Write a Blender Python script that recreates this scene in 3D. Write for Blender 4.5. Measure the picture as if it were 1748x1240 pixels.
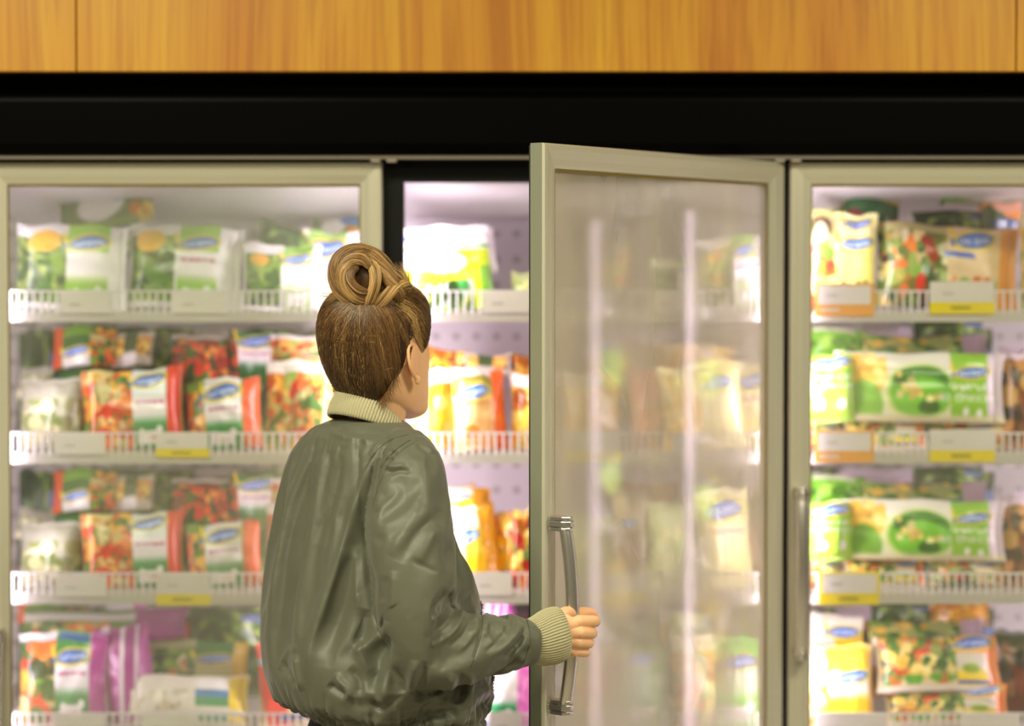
import bpy, bmesh, math, random
import numpy as np
from mathutils import Vector, Matrix, Euler
from mathutils.bvhtree import BVHTree

for _o in list(bpy.data.objects):
    bpy.data.objects.remove(_o)
scene = bpy.context.scene
COL = scene.collection
PI = math.pi
random.seed(7)

# ------------------------------------------------------------------ camera
F_PX = 4000.0                       # focal length for the 1748 px wide frame
CAM = Vector((0.0, -4.4, 1.70))
TILT = math.atan(125.0 / F_PX)
cam_data = bpy.data.cameras.new('camera')
cam = bpy.data.objects.new('camera', cam_data)
COL.objects.link(cam)
cam.location = CAM
cam.rotation_euler = (PI / 2 - TILT, 0, 0)
cam_data.sensor_width = 36.0
cam_data.lens = F_PX / 1748.0 * 36.0
cam_data.clip_start = 0.05
cam_data.dof.use_dof = True
cam_data.dof.focus_distance = 3.76
cam_data.dof.aperture_fstop = 1.55
scene.camera = cam

_c, _s = math.cos(TILT), math.sin(TILT)
def P(px, py, Y):
    """world point on the depth plane y=Y that the reference pixel measures"""
    a = (px - 874.0) / F_PX; b = (620.0 - py) / F_PX
    dx, dy, dz = a, _c + b * _s, -_s + b * _c
    t = (Y - CAM.y) / dy
    return Vector((CAM.x + dx * t, Y, CAM.z + dz * t))
def SC(Y):
    return F_PX / (Y - CAM.y)

# ------------------------------------------------------------------ world, exposure, lights
scene.view_settings.view_transform = 'Standard'
scene.view_settings.look = 'None'
scene.view_settings.gamma = 1.0
scene.view_settings.use_curve_mapping = False
scene.view_settings.exposure = 0.0
world = bpy.data.worlds.new('store_air')
scene.world = world
world.use_nodes = True
world.node_tree.nodes['Background'].inputs[0].default_value = (1.0, 0.93, 0.75, 1)
world.node_tree.nodes['Background'].inputs[1].default_value = 0.06

def area(name, loc, size, power, color, rot=(0, 0, 0), spread=180):
    d = bpy.data.lights.new(name, 'AREA')
    d.shape = 'RECTANGLE'; d.size = size[0]; d.size_y = size[1]
    d.energy = power; d.color = color; d.spread = math.radians(spread)
    o = bpy.data.objects.new(name, d); COL.objects.link(o)
    o.location = loc; o.rotation_euler = rot
    return o
WARM = (1.0, 0.95, 0.71)
# ceiling lamps over the aisle
area('aisle_lamp', (-1.3, -2.2, 3.15), (1.2, 0.5), 100, WARM)
area('aisle_lamp', (1.6, -2.2, 3.15), (1.2, 0.5), 80, WARM)
area('aisle_lamp', (0.2, -5.2, 3.15), (2.4, 0.5), 66, WARM)
area('aisle_lamp', (-3.6, -3.4, 3.15), (1.2, 0.5), 76, WARM)
area('aisle_lamp', (3.9, -2.6, 3.15), (1.2, 0.5), 40, WARM)

MUL = [-0.994, -0.239, 0.516, 1.271, 2.026, 2.781, 3.536]      # mullion centres
LAV = (1.0, 0.86, 0.97)
MUL_LEFT = MUL[0] - 0.755                                        # the post of the bay left of the picture
TUBE_POWER = [2.8, 12.5, 9.5, 9.0, 9.0, 9.0, 9.0, 6.0]
for _x, _p in zip(MUL + [MUL_LEFT], TUBE_POWER):
    # light given by the LED tube on the back of each door post, towards both bays
    for _sgn in (-1, 1):
        area('post_lamp', (_x + _sgn * 0.020, 0.092, 1.10), (0.02, 1.5), _p * 0.5, LAV,
             rot=(PI / 2, 0, -_sgn * math.radians(38)), spread=118)

# ------------------------------------------------------------------ helpers
def lin(c):
    if max(c) > 1.0 or isinstance(c[0], int):
        c = [v / 255.0 for v in c]
    return tuple(((v / 12.92) if v <= 0.04045 else ((v + 0.055) / 1.055) ** 2.4) for v in c)

_M = {}
def mat(name, color, rough=0.5, metal=0.0, emit=None, estr=1.0, spec=None, bump=None, coat=0.0):
    if name in _M: return _M[name]
    m = bpy.data.materials.new(name); m.use_nodes = True
    nt = m.node_tree; b = nt.nodes['Principled BSDF']
    b.inputs['Base Color'].default_value = (*lin(color), 1)
    b.inputs['Roughness'].default_value = rough
    b.inputs['Metallic'].default_value = metal
    if coat: b.inputs['Coat Weight'].default_value = coat
    if spec is not None: b.inputs['Specular IOR Level'].default_value = spec
    if emit is not None:
        b.inputs['Emission Color'].default_value = (*lin(emit), 1)
        b.inputs['Emission Strength'].default_value = estr
    if bump:
        scale, strength, dist = bump
        tc = nt.nodes.new('ShaderNodeTexCoord')
        n = nt.nodes.new('ShaderNodeTexNoise'); n.inputs['Scale'].default_value = scale
        n.inputs['Detail'].default_value = 3
        bp = nt.nodes.new('ShaderNodeBump'); bp.inputs['Strength'].default_value = strength
        bp.inputs['Distance'].default_value = dist
        nt.links.new(tc.outputs['Object'], n.inputs['Vector'])
        nt.links.new(n.outputs['Fac'], bp.inputs['Height'])
        nt.links.new(bp.outputs['Normal'], b.inputs['Normal'])
    _M[name] = m
    return m

def attr_mat(name, rough=0.4, spec=0.5, coat=0.0, gain=1.0, bumpy=None, sheen=0.0):
    m = bpy.data.materials.new(name); m.use_nodes = True
    nt = m.node_tree; b = nt.nodes['Principled BSDF']
    a = nt.nodes.new('ShaderNodeAttribute'); a.attribute_name = 'print'
    nt.links.new(a.outputs['Color'], b.inputs['Base Color'])
    b.inputs['Roughness'].default_value = rough
    b.inputs['Specular IOR Level'].default_value = spec
    if coat:
        b.inputs['Coat Weight'].default_value = coat
        b.inputs['Coat Roughness'].default_value = 0.15
    if sheen: b.inputs['Sheen Weight'].default_value = sheen
    if bumpy:
        tc = nt.nodes.new('ShaderNodeTexCoord')
        n = nt.nodes.new('ShaderNodeTexNoise'); n.inputs['Scale'].default_value = bumpy[0]; n.inputs['Detail'].default_value = 4
        bp = nt.nodes.new('ShaderNodeBump'); bp.inputs['Strength'].default_value = bumpy[1]; bp.inputs['Distance'].default_value = 0.004
        nt.links.new(tc.outputs['Object'], n.inputs['Vector'])
        nt.links.new(n.outputs['Fac'], bp.inputs['Height'])
        nt.links.new(bp.outputs['Normal'], b.inputs['Normal'])
    return m

def link(name, me, m=None, parent=None, smooth=False):
    o = bpy.data.objects.new(name, me); COL.objects.link(o)
    if m is not None: me.materials.append(m)
    if parent is not None: o.parent = parent
    if smooth:
        me.polygons.foreach_set('use_smooth', [True] * len(me.polygons))
    return o

def tag(o, label=None, cat=None, group=None, kind=None):
    if label: o['label'] = label
    if cat: o['category'] = cat
    if group: o['group'] = group
    if kind: o['kind'] = kind
    return o

class MB:
    """collects shapes into one mesh"""
    def __init__(self): self.v = []; self.f = []
    def add(self, vs, fs):
        n = len(self.v); self.v += [tuple(p) for p in vs]; self.f += [tuple(i + n for i in f) for f in fs]
        return self
    def box(self, x0, y0, z0, x1, y1, z1):
        vs = [(x0,y0,z0),(x1,y0,z0),(x1,y1,z0),(x0,y1,z0),(x0,y0,z1),(x1,y0,z1),(x1,y1,z1),(x0,y1,z1)]
        return self.add(vs, [(0,3,2,1),(4,5,6,7),(0,1,5,4),(1,2,6,5),(2,3,7,6),(3,0,4,7)])
    def prism(self, pts, axis, a, b):
        """extrude a closed 2D outline along an axis from a to b"""
        n = len(pts)
        def mk(p, t):
            return {'x': (t, p[0], p[1]), 'y': (p[0], t, p[1]), 'z': (p[0], p[1], t)}[axis]
        vs = [mk(p, a) for p in pts] + [mk(p, b) for p in pts]
        fs = [(i, (i+1) % n, n + (i+1) % n, n + i) for i in range(n)]
        fs += [tuple(range(n-1, -1, -1)), tuple(range(n, 2*n))]
        return self.add(vs, fs)
    def tube(self, pts, r, seg=10, flat=None, cap=True):
        pts = [Vector(p) for p in pts]; n = len(pts)
        rs = r if hasattr(r, '__len__') else [r] * n
        vs = []; fs = []
        up = None
        for i, p in enumerate(pts):
            t = (pts[min(i+1, n-1)] - pts[max(i-1, 0)]).normalized()
            if up is None:
                up = Vector((0, -1, 0)) if abs(t.y) < 0.9 else Vector((0, 0, 1))
            a = t.cross(up).normalized(); b = a.cross(t).normalized(); up = b
            for k in range(seg):
                th = 2 * PI * k / seg
                vs.append(p + a * math.cos(th) * rs[i] + b * math.sin(th) * rs[i] * (flat or 1.0))
        for i in range(n-1):
            for k in range(seg):
                k2 = (k+1) % seg
                fs.append((i*seg+k, i*seg+k2, (i+1)*seg+k2, (i+1)*seg+k))
        if cap:
            fs.append(tuple(range(seg-1, -1, -1))); fs.append(tuple((n-1)*seg + k for k in range(seg)))
        return self.add(vs, fs)
    def mesh(self, name='m', fix=True):
        me = bpy.data.meshes.new(name); me.from_pydata(self.v, [], self.f)
        if fix:
            bm = bmesh.new(); bm.from_mesh(me)
            bmesh.ops.recalc_face_normals(bm, faces=bm.faces); bm.to_mesh(me); bm.free()
        me.update(); return me
    def build(self, name, m, parent=None, bevel=0.0, seg=2, smooth=False):
        o = link(name, self.mesh(name), m, parent, smooth)
        if bevel:
            md = o.modifiers.new('bevel', 'BEVEL'); md.width = bevel; md.segments = seg
            md.limit_method = 'ANGLE'; md.angle_limit = math.radians(40)
        return o

def empty(name, loc=(0, 0, 0), rz=0):
    o = bpy.data.objects.new(name, None); COL.objects.link(o)
    o.location = loc; o.rotation_euler = (0, 0, rz); o.empty_display_size = 0.05
    return o

# ------------------------------------------------------------------ materials
def wood_mat():
    m = bpy.data.materials.new('pine_veneer'); m.use_nodes = True
    nt = m.node_tree; N = nt.nodes; L = nt.links; b = N['Principled BSDF']
    tc = N.new('ShaderNodeTexCoord'); mp = N.new('ShaderNodeMapping')
    mp.inputs['Scale'].default_value = (1.0, 1.0, 0.025)
    L.new(tc.outputs['Object'], mp.inputs['Vector'])
    warp = N.new('ShaderNodeTexNoise'); warp.inputs['Scale'].default_value = 2.2; warp.inputs['Detail'].default_value = 2
    mp2 = N.new('ShaderNodeMapping'); mp2.inputs['Scale'].default_value = (1, 1, 0.35)
    L.new(tc.outputs['Object'], mp2.inputs['Vector']); L.new(mp2.outputs['Vector'], warp.inputs['Vector'])
    add = N.new('ShaderNodeMixRGB'); add.blend_type = 'ADD'; add.inputs['Fac'].default_value = 0.07
    L.new(mp.outputs['Vector'], add.inputs['Color1']); L.new(warp.outputs['Color'], add.inputs['Color2'])
    n1 = N.new('ShaderNodeTexNoise'); n1.inputs['Scale'].default_value = 9; n1.inputs['Detail'].default_value = 3
    n2 = N.new('ShaderNodeTexNoise'); n2.inputs['Scale'].default_value = 75; n2.inputs['Detail'].default_value = 3
    L.new(add.outputs['Color'], n1.inputs['Vector']); L.new(add.outputs['Color'], n2.inputs['Vector'])
    r1 = N.new('ShaderNodeValToRGB'); r1.color_ramp.elements[0].position = 0.3; r1.color_ramp.elements[1].position = 0.68
    r1.color_ramp.elements[0].color = (*lin((188, 118, 18)), 1)
    r1.color_ramp.elements[1].color = (*lin((212, 158, 32)), 1)
    r2 = N.new('ShaderNodeValToRGB'); r2.color_ramp.elements[0].position = 0.35; r2.color_ramp.elements[1].position = 0.56
    r2.color_ramp.elements[0].color = (0.74, 0.60, 0.45, 1); r2.color_ramp.elements[1].color = (1, 1, 1, 1)
    mx = N.new('ShaderNodeMixRGB'); mx.blend_type = 'MULTIPLY'; mx.inputs['Fac'].default_value = 0.75
    L.new(n1.outputs['Fac'], r1.inputs['Fac']); L.new(n2.outputs['Fac'], r2.inputs['Fac'])
    L.new(r1.outputs['Color'], mx.inputs['Color1']); L.new(r2.outputs['Color'], mx.inputs['Color2'])
    L.new(mx.outputs['Color'], b.inputs['Base Color'])
    b.inputs['Roughness'].default_value = 0.42
    return m
WOOD = wood_mat()
BLACK = mat('black_paint', (3, 3, 3), 0.34, spec=0.04)
BLACKM = mat('black_frame', (14, 14, 12), 0.5, spec=0.2)
GASKET = mat('grey_gasket', (40, 38, 36), 0.6)
ALU = mat('champagne_aluminium', (205, 200, 178), 0.36, 0.35)
ALU_EDGE = mat('door_edge_aluminium', (150, 153, 132), 0.45, 0.3)
STEEL = mat('satin_steel', (214, 208, 200), 0.24, 0.85)
LINER = mat('white_liner', (222, 216, 218), 0.5)
SHELF = mat('shelf_metal', (214, 208, 205), 0.4, 0.1)
WIRE = mat('white_wire', (238, 232, 238), 0.3)
PAPER = mat('tag_paper', (238, 230, 232), 0.5)
PRINT = mat('tag_print', (176, 174, 172), 0.6)
YELLOW = mat('tag_yellow', (250, 226, 12), 0.5)
ORANGE = mat('tag_orange', (246, 172, 74), 0.5)
LED = mat('led_diffuser', (255, 240, 255), 0.4, emit=(246, 214, 244), estr=7.0)

def liner_holes():
    m = bpy.data.materials.new('perforated_liner'); m.use_nodes = True
    nt = m.node_tree; N = nt.nodes; L = nt.links; b = N['Principled BSDF']
    tc = N.new('ShaderNodeTexCoord'); sep = N.new('ShaderNodeSeparateXYZ')
    L.new(tc.outputs['Object'], sep.inputs[0])
    def cell(sock, size, off):
        a = N.new('ShaderNodeMath'); a.operation = 'ADD'; a.inputs[1].default_value = off
        d = N.new('ShaderNodeMath'); d.operation = 'DIVIDE'; d.inputs[1].default_value = size
        f = N.new('ShaderNodeMath'); f.operation = 'FRACT'
        s = N.new('ShaderNodeMath'); s.operation = 'SUBTRACT'; s.inputs[1].default_value = 0.5
        q = N.new('ShaderNodeMath'); q.operation = 'MULTIPLY'; q.inputs[1].default_value = size
        p = N.new('ShaderNodeMath'); p.operation = 'POWER'; p.inputs[1].default_value = 2
        L.new(sock, a.inputs[0])
        for u, v in ((a, d), (d, f), (f, s), (s, q)): L.new(u.outputs[0], v.inputs[0])
        aa = N.new('ShaderNodeMath'); aa.operation = 'ABSOLUTE'
        L.new(q.outputs[0], aa.inputs[0]); L.new(aa.outputs[0], p.inputs[0])
        return p.outputs[0]
    px = cell(sep.outputs['X'], 0.044, 10.0); pz = cell(sep.outputs['Z'], 0.056, 10.022)
    sm = N.new('ShaderNodeMath'); sm.operation = 'ADD'; L.new(px, sm.inputs[0]); L.new(pz, sm.inputs[1])
    lt = N.new('ShaderNodeMath'); lt.operation = 'LESS_THAN'; lt.inputs[1].default_value = 0.0075 ** 2
    L.new(sm.outputs[0], lt.inputs[0])
    mx = N.new('ShaderNodeMixRGB'); mx.inputs['Color1'].default_value = (*lin((222, 214, 218)), 1)
    mx.inputs['Color2'].default_value = (*lin((168, 162, 158)), 1)
    L.new(lt.outputs[0], mx.inputs['Fac']); L.new(mx.outputs['Color'], b.inputs['Base Color'])
    b.inputs['Roughness'].default_value = 0.5
    return m
LINER_H = liner_holes()

def glass_mat(name, haze_lo, haze_hi, haze_col, refl=0.12, seed=0.0, streak=False):
    """door pane: clear glass under an uneven film, part condensation, part painted reflection haze"""
    m = bpy.data.materials.new(name); m.use_nodes = True
    nt = m.node_tree; N = nt.nodes; L = nt.links
    for n in list(N): N.remove(n)
    out = N.new('ShaderNodeOutputMaterial')
    tr = N.new('ShaderNodeBsdfTransparent'); tr.inputs[0].default_value = (0.97, 0.985, 0.96, 1)
    gl = N.new('ShaderNodeBsdfGlossy'); gl.inputs['Roughness'].default_value = 0.03
    fr = N.new('ShaderNodeLayerWeight'); fr.inputs['Blend'].default_value = 0.35
    mul = N.new('ShaderNodeMath'); mul.operation = 'MULTIPLY_ADD'
    mul.inputs[1].default_value = 0.45; mul.inputs[2].default_value = refl
    L.new(fr.outputs['Fresnel'], mul.inputs[0])
    m1 = N.new('ShaderNodeMixShader'); L.new(mul.outputs[0], m1.inputs[0])
    L.new(tr.outputs[0], m1.inputs[1]); L.new(gl.outputs[0], m1.inputs[2])
    df = N.new('ShaderNodeBsdfDiffuse'); df.inputs[0].default_value = (*lin(haze_col), 1)
    tl = N.new('ShaderNodeBsdfTranslucent'); tl.inputs[0].default_value = (*lin(haze_col), 1)
    md = N.new('ShaderNodeMixShader'); md.inputs[0].default_value = 0.72
    L.new(df.outputs[0], md.inputs[1]); L.new(tl.outputs[0], md.inputs[2])
    tc = N.new('ShaderNodeTexCoord'); mp = N.new('ShaderNodeMapping')
    mp.inputs['Location'].default_value = (seed, seed, seed)
    mp.inputs['Scale'].default_value = (3, 3, 1.2) if streak else (1.6, 1.6, 1.6)
    no = N.new('ShaderNodeTexNoise'); no.inputs['Scale'].default_value = 1.6; no.inputs['Detail'].default_value = 2
    L.new(tc.outputs['Object'], mp.inputs['Vector']); L.new(mp.outputs['Vector'], no.inputs['Vector'])
    mr = N.new('ShaderNodeMapRange'); mr.inputs['From Min'].default_value = 0.36; mr.inputs['From Max'].default_value = 0.66
    mr.inputs['To Min'].default_value = haze_lo; mr.inputs['To Max'].default_value = haze_hi
    L.new(no.outputs['Fac'], mr.inputs['Value'])
    m2 = N.new('ShaderNodeMixShader'); L.new(mr.outputs[0], m2.inputs[0])
    L.new(m1.outputs[0], m2.inputs[1]); L.new(md.outputs[0], m2.inputs[2])
    L.new(m2.outputs[0], out.inputs[0])
    return m
GLASS_L = glass_mat('pane_left_haze', 0.03, 0.26, (222, 232, 200), 0.04, 1.3)  # greenish film also paints in the haze of bright reflections on the pane
GLASS_R = glass_mat('pane_right', 0.02, 0.12, (230, 230, 205), 0.04, 4.1)
GLASS_O = glass_mat('pane_open_misted', 0.24, 0.46, (246, 240, 222), 0.16, 2.2, True)

# ------------------------------------------------------------------ store shell
def struct(name, mb, m, **k):
    return tag(mb.build(name, m, **k), kind='structure')
struct('floor', MB().box(-6, -8, -0.05, 6.5, 1.2, 0), mat('floor_tile', (150, 142, 126), 0.3))
struct('ceiling', MB().box(-6, -8, 3.3, 6.5, 1.2, 3.35), mat('store_ceiling', (150, 142, 120), 0.8))
struct('wall_back', MB().box(-6, 1.05, 0, 6.5, 1.15, 3.3), mat('back_plaster', (140, 130, 110), 0.8))
struct('wall_front', MB().box(-6, -8, 0, 6.5, -7.9, 3.3), mat('opposite_aisle', (120, 112, 92), 0.8))
WZ = P(874, 122, -0.10).z
seams = [P(130, 60, -0.10).x - 1.86, P(130, 60, -0.10).x, P(1735, 60, -0.10).x, P(1735, 60, -0.10).x + 1.86]
for k in range(3):
    o = struct('trim_%d' % (k + 1), MB().box(seams[k] + 0.0012, -0.10, WZ, seams[k+1] - 0.0012, -0.08, 2.75), WOOD, bevel=0.0015)
struct('trim_4', MB().box(-4, -0.08, WZ + 0.004, 5.2, 1.05, 2.74), mat('fascia_core', (70, 45, 15), 0.8))

# ------------------------------------------------------------------ the freezer
X0, X1 = MUL_LEFT - 0.05, MUL[-1] + 0.05
fz = empty('display_freezer', (0, 0.35, 0))
tag(fz, 'long black display freezer with lit shelves behind a row of framed glass doors', 'freezer')
def fbuild(name, mb, m, **k):
    # children keep world coordinates; the Empty's offset is taken off the mesh
    mb.v = [(x, y - 0.35, z) for x, y, z in mb.v]
    return mb.build(name, m, fz, **k)
ZD = P(874, 277, 0).z          # door top
ZB = 0.22                      # door bottom
ZO = P(874, 311, 0.035).z      # opening top
# header with a rounded upper shoulder
hz0 = P(874, 264, -0.03).z; hz1 = P(874, 156, -0.045).z
prof = [(0.0, hz0), (-0.035, hz0), (-0.045, hz0 + 0.02)]
for k in range(7):
    th = k / 6 * PI / 2
    prof.append((-0.045 + 0.018 * (1 - math.cos(th)), hz1 - 0.018 + 0.018 * math.sin(th)))
prof += [(0.0, hz1)]
h = MB(); h.prism(prof, 'x', X0, X1); fbuild('header', h, BLACK, smooth=False)
fbuild('upper_housing', MB().box(X0, 0.0, hz0 + 0.004, X1, 0.98, WZ), BLACK)
fbuild('light_rail', MB().box(X0, -0.028, hz0 - 0.0075, X1, -0.004, hz0 - 0.001), mat('rail_metal', (150, 140, 128), 0.35, 0.5))
# black frame round the door openings
fr = MB().box(X0, 0.034, ZO, X1, 0.07, hz0 + 0.003)
fr.box(X0, 0.034, 0.12, X1, 0.07, ZB + 0.05)
fbuild('door_surround', fr, BLACKM)
for x in MUL + [MUL_LEFT]:
    fbuild('door_post', MB().box(x - 0.035, 0.034, ZB + 0.051, x + 0.035, 0.072, ZO - 0.0005), BLACKM, bevel=0.003)
    fbuild('led_tube', MB().box(x - 0.011, 0.0725, ZB + 0.10, x + 0.011, 0.098, ZO - 0.03), LED, bevel=0.003)
fbuild('kick_base', MB().box(X0, 0.03, 0.0, X1, 0.9, 0.119), BLACKM)
# inner case
fbuild('back_liner', MB().box(X0, 0.72, 0.12, X1, 0.74, ZO + 0.02), LINER_H)
cz = P(874, 375, 0.70).z
fbuild('duct_panel', MB().prism([(0.071, ZO + 0.03), (0.071, ZO + 0.004), (0.20, ZO + 0.0), (0.42, cz), (0.719, cz), (0.719, ZO + 0.03)], 'x', X0, X1), LINER)
fbuild('inner_floor', MB().box(X0, 0.071, 0.30, X1, 0.719, 0.32), LINER)
for x in (X0, X1 - 0.02):
    fbuild('end_panel', MB().box(x, 0.071, 0.321, x + 0.02, 0.719, ZO), LINER)

DECK = [P(874, 533, 0.115).z, P(874, 775, 0.115).z, P(874, 1014, 0.115).z, P(874, 1253, 0.115).z]
LIP = 0.013
for xa, xb in [(MUL_LEFT, MUL[0])] + list(zip(MUL[:-1], MUL[1:])):
    xa, xb = xa + 0.026, xb - 0.026
    for lv, z in enumerate(DECK):
        s = MB().box(xa, 0.112, z - 0.004, xb, 0.70, z)
        s.box(xa, 0.108, z - LIP - 0.006, xb, 0.114, z + 0.003)
        for bx in (xa + 0.01, xb - 0.02):
            s.prism([(0.114, z - 0.0045), (0.70, z - 0.0045), (0.70, z - 0.04)], 'x', bx, bx + 0.006)
        so = fbuild('shelf', s, SHELF)
        w = MB(); zt = z + 0.040
        w.tube([(xa, 0.109, zt), (xb, 0.109, zt)], 0.0022, 6)
        n = int((xb - xa) / 0.0147)
        for k in range(n + 1):
            x = xa + 0.004 + k * (xb - xa - 0.008) / n
            w.tube([(x, 0.1085, z - 0.003), (x, 0.1085, zt)], 0.0024, 5, cap=False)
        w.v = [(a, b - 0.35, c) for a, b, c in w.v]
        wo = w.build('wire_fence', WIRE, so)

def frame_profile_ring(W, H, w, t):
    """mitred aluminium door frame with a rounded moulding; local x 0..-W, y 0..t, z 0..H"""
    # profile across the stile: (inset from outer edge, y)
    prof = [(0.0, 0.004), (0.002, 0.0), (0.010, 0.0), (0.016, 0.0015), (w * 0.62, 0.003), (w - 0.006, 0.0075), (w - 0.001, 0.009), (w, 0.011), (w, t), (0.0, t)]
    vs = []; fs = []
    for (ins, y) in prof:
        for (cx, cz, sx, sz) in ((0, 0, -1, 1), (-W, 0, 1, 1), (-W, H, 1, -1), (0, H, -1, -1)):
            vs.append((cx + sx * ins, y, cz + sz * ins))
    n = len(prof)
    for i in range(n):
        j = (i + 1) % n
        for k in range(4):
            k2 = (k + 1) % 4
            fs.append((i*4+k, i*4+k2, j*4+k2, j*4+k))
    return vs, fs

def handle(parent, x, z0, z1, side=-1):
    """bowed grip between two stepped brackets, in door coordinates (front is -y)"""
    hb = 0.024
    for (za, up) in ((z0, 1), (z1 - hb, -1)):
        b = MB()
        def block(zl, zh, g):
            pts = [(x - 0.0125 - g, -0.001)]
            pts += [(x - 0.0125 - g, -0.030), (x - 0.010 - g, -0.036 - g), (x - 0.004, -0.040 - g), (x + 0.004, -0.040 - g), (x + 0.010 + g, -0.036 - g), (x + 0.0125 + g, -0.030), (x + 0.0125 + g, -0.001)]
            b.prism(pts, 'z', zl, zh)
        lo, hi = za, za + hb
        if up > 0:
            block(lo, lo + 0.0065, 0.0); block(lo + 0.0072, lo + 0.0172, 0.0016); block(lo + 0.0178, hi, 0.0)
        else:
            block(lo, lo + 0.0062, 0.0); block(lo + 0.0068, lo + 0.0168, 0.0016); block(lo + 0.0175, hi, 0.0)
        b.build('handle_bracket', STEEL, parent, bevel=0.0012)
    pts = []
    for k in range(29):
        u = k / 28
        pts.append((x, -(0.026 + 0.017 * math.sin(PI * u) ** 0.8), z0 + 0.012 + (z1 - z0 - 0.024) * u))
    MB().tube(pts, 0.0132, 20, flat=0.74).build('handle_grip', STEEL, parent, smooth=True)

W_DOOR = 0.745
def door(hx, ang, glass, hz, label, edge=False):
    d = bpy.data.objects.new('door', None); COL.objects.link(d); d.parent = fz
    d.location = (hx, -0.35, ZB); d.rotation_euler = (0, 0, ang); d.empty_display_size = 0.05
    d['label'] = label
    H = ZD - ZB
    vs, fs = frame_profile_ring(W_DOOR, H, 0.041, 0.028)
    MB().add(vs, fs).build('door_frame', ALU, d)
    MB().box(-W_DOOR + 0.0005, 0.0285, 0.0005, -0.0005, 0.032, H - 0.0005).v
    g = MB()
    for a in ((-W_DOOR + 0.003, 0.0282, 0.003, -W_DOOR + 0.03, 0.0335, H - 0.003), (-0.03, 0.0282, 0.003, -0.003, 0.0335, H - 0.003),
              (-W_DOOR + 0.03, 0.0282, H - 0.03, -0.03, 0.0335, H - 0.003), (-W_DOOR + 0.03, 0.0282, 0.003, -0.03, 0.0335, 0.03)):
        g.box(*a)
    g.build('magnetic_gasket', GASKET, d)
    MB().box(-W_DOOR + 0.0405, 0.0135, 0.0405, -0.0405, 0.0175, H - 0.0405).build('glass_pane', glass, d)
    b = MB(); w = 0.0412; q = 0.0045
    b.box(-W_DOOR + w, 0.0105, H - w - q, -w, 0.0132, H - w)
    b.box(-W_DOOR + w, 0.0105, w, -w, 0.0132, w + q)
    b.box(-W_DOOR + w, 0.0105, w + q, -W_DOOR + w + 0.0022, 0.0132, H - w - q)
    b.box(-w - 0.0022, 0.0105, w + q, -w, 0.0132, H - w - q)
    b.build('glazing_bead', mat('bead_reflection', (120, 100, 40), 0.4), d)  # yellowish colour paints the reflection along the pane's edge
    if hz: handle(d, -W_DOOR + 0.021, hz[0] - ZB, hz[1] - ZB)
    return d
hz3 = (P(1365, 1127, -0.02).z, P(1365, 832, -0.02).z)
hz1_ = (P(8, 1075, -0.02).z - (hz3[1] - hz3[0]), P(8, 1075, -0.02).z)
OPEN = math.radians(52.0)
door(MUL[1] - 0.005, 0, GLASS_L, hz1_, 'closed left glass door with a lightly hazy pane')
dopen = door(MUL[2] - 0.005, OPEN, GLASS_O, hz3, 'glass door standing open, pulled by the person in the green jacket')
# the sealing edge strip seen on the free end of the open door
MB().box(-W_DOOR - 0.0012, 0.005, 0.0, -W_DOOR + 0.0, 0.0275, ZD - ZB).build('edge_strip', ALU_EDGE, dopen)
door(MUL[3] - 0.005, 0, GLASS_R, hz3, 'closed right glass door with a clear pane')
door(MUL[0] - 0.005, 0, GLASS_L, hz1_, 'closed glass door at the left end')
for k in (4, 5, 6):
    door(MUL[k] - 0.005, 0, GLASS_R, hz3, 'closed glass door further right')
for k in (0, 1, 2, 3):
    for dx in (-0.016, 0.014):
        fbuild('hinge_cap', MB().box(MUL[k] + dx - 0.009, -0.024, hz0 - 0.0125, MUL[k] + dx + 0.009, 0.01, hz0 - 0.0078), mat('cap_plastic', (190, 180, 165), 0.4), bevel=0.001)
# ------------------------------------------------------------------ printed bags
GLY = {  # tiny dot letters for the print on the packs
 'V': ["10001","10001","10001","10001","01010","01010","00100"], 'и': ["00000","00000","10001","10011","10101","11001","10001"],
 'т': ["00000","00000","11111","00100","00100","00100","00100"], 'а': ["00000","00000","01110","00001","01111","10001","01111"],
 'м': ["00000","00000","10001","11011","10101","10001","10001"], 'н': ["00000","00000","10001","10001","11111","10001","10001"],
 'К': ["10001","10010","10100","11000","10100","10010","10001"], 'р': ["00000","11110","10001","10001","11110","10000","10000"],
 'е': ["00000","00000","01110","10001","11111","10000","01110"], '-': ["00000","00000","00000","01110","00000","00000","00000"],
 'с': ["00000","00000","01111","10000","10000","10000","01111"], 'у': ["00000","10001","10001","01111","00001","10001","01110"],
 'п': ["00000","00000","11111","10001","10001","10001","10001"], 'з': ["00000","01110","10001","00110","00001","10001","01110"],
 'б': ["00111","01000","11110","10001","10001","10001","01110"], 'о': ["00000","00000","01110","10001","10001","10001","01110"],
 'к': ["00000","00000","10010","10100","11000","10100","10010"], 'л': ["00000","00000","00111","01001","01001","01001","10001"], ' ': ["00000"]*7}

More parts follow.
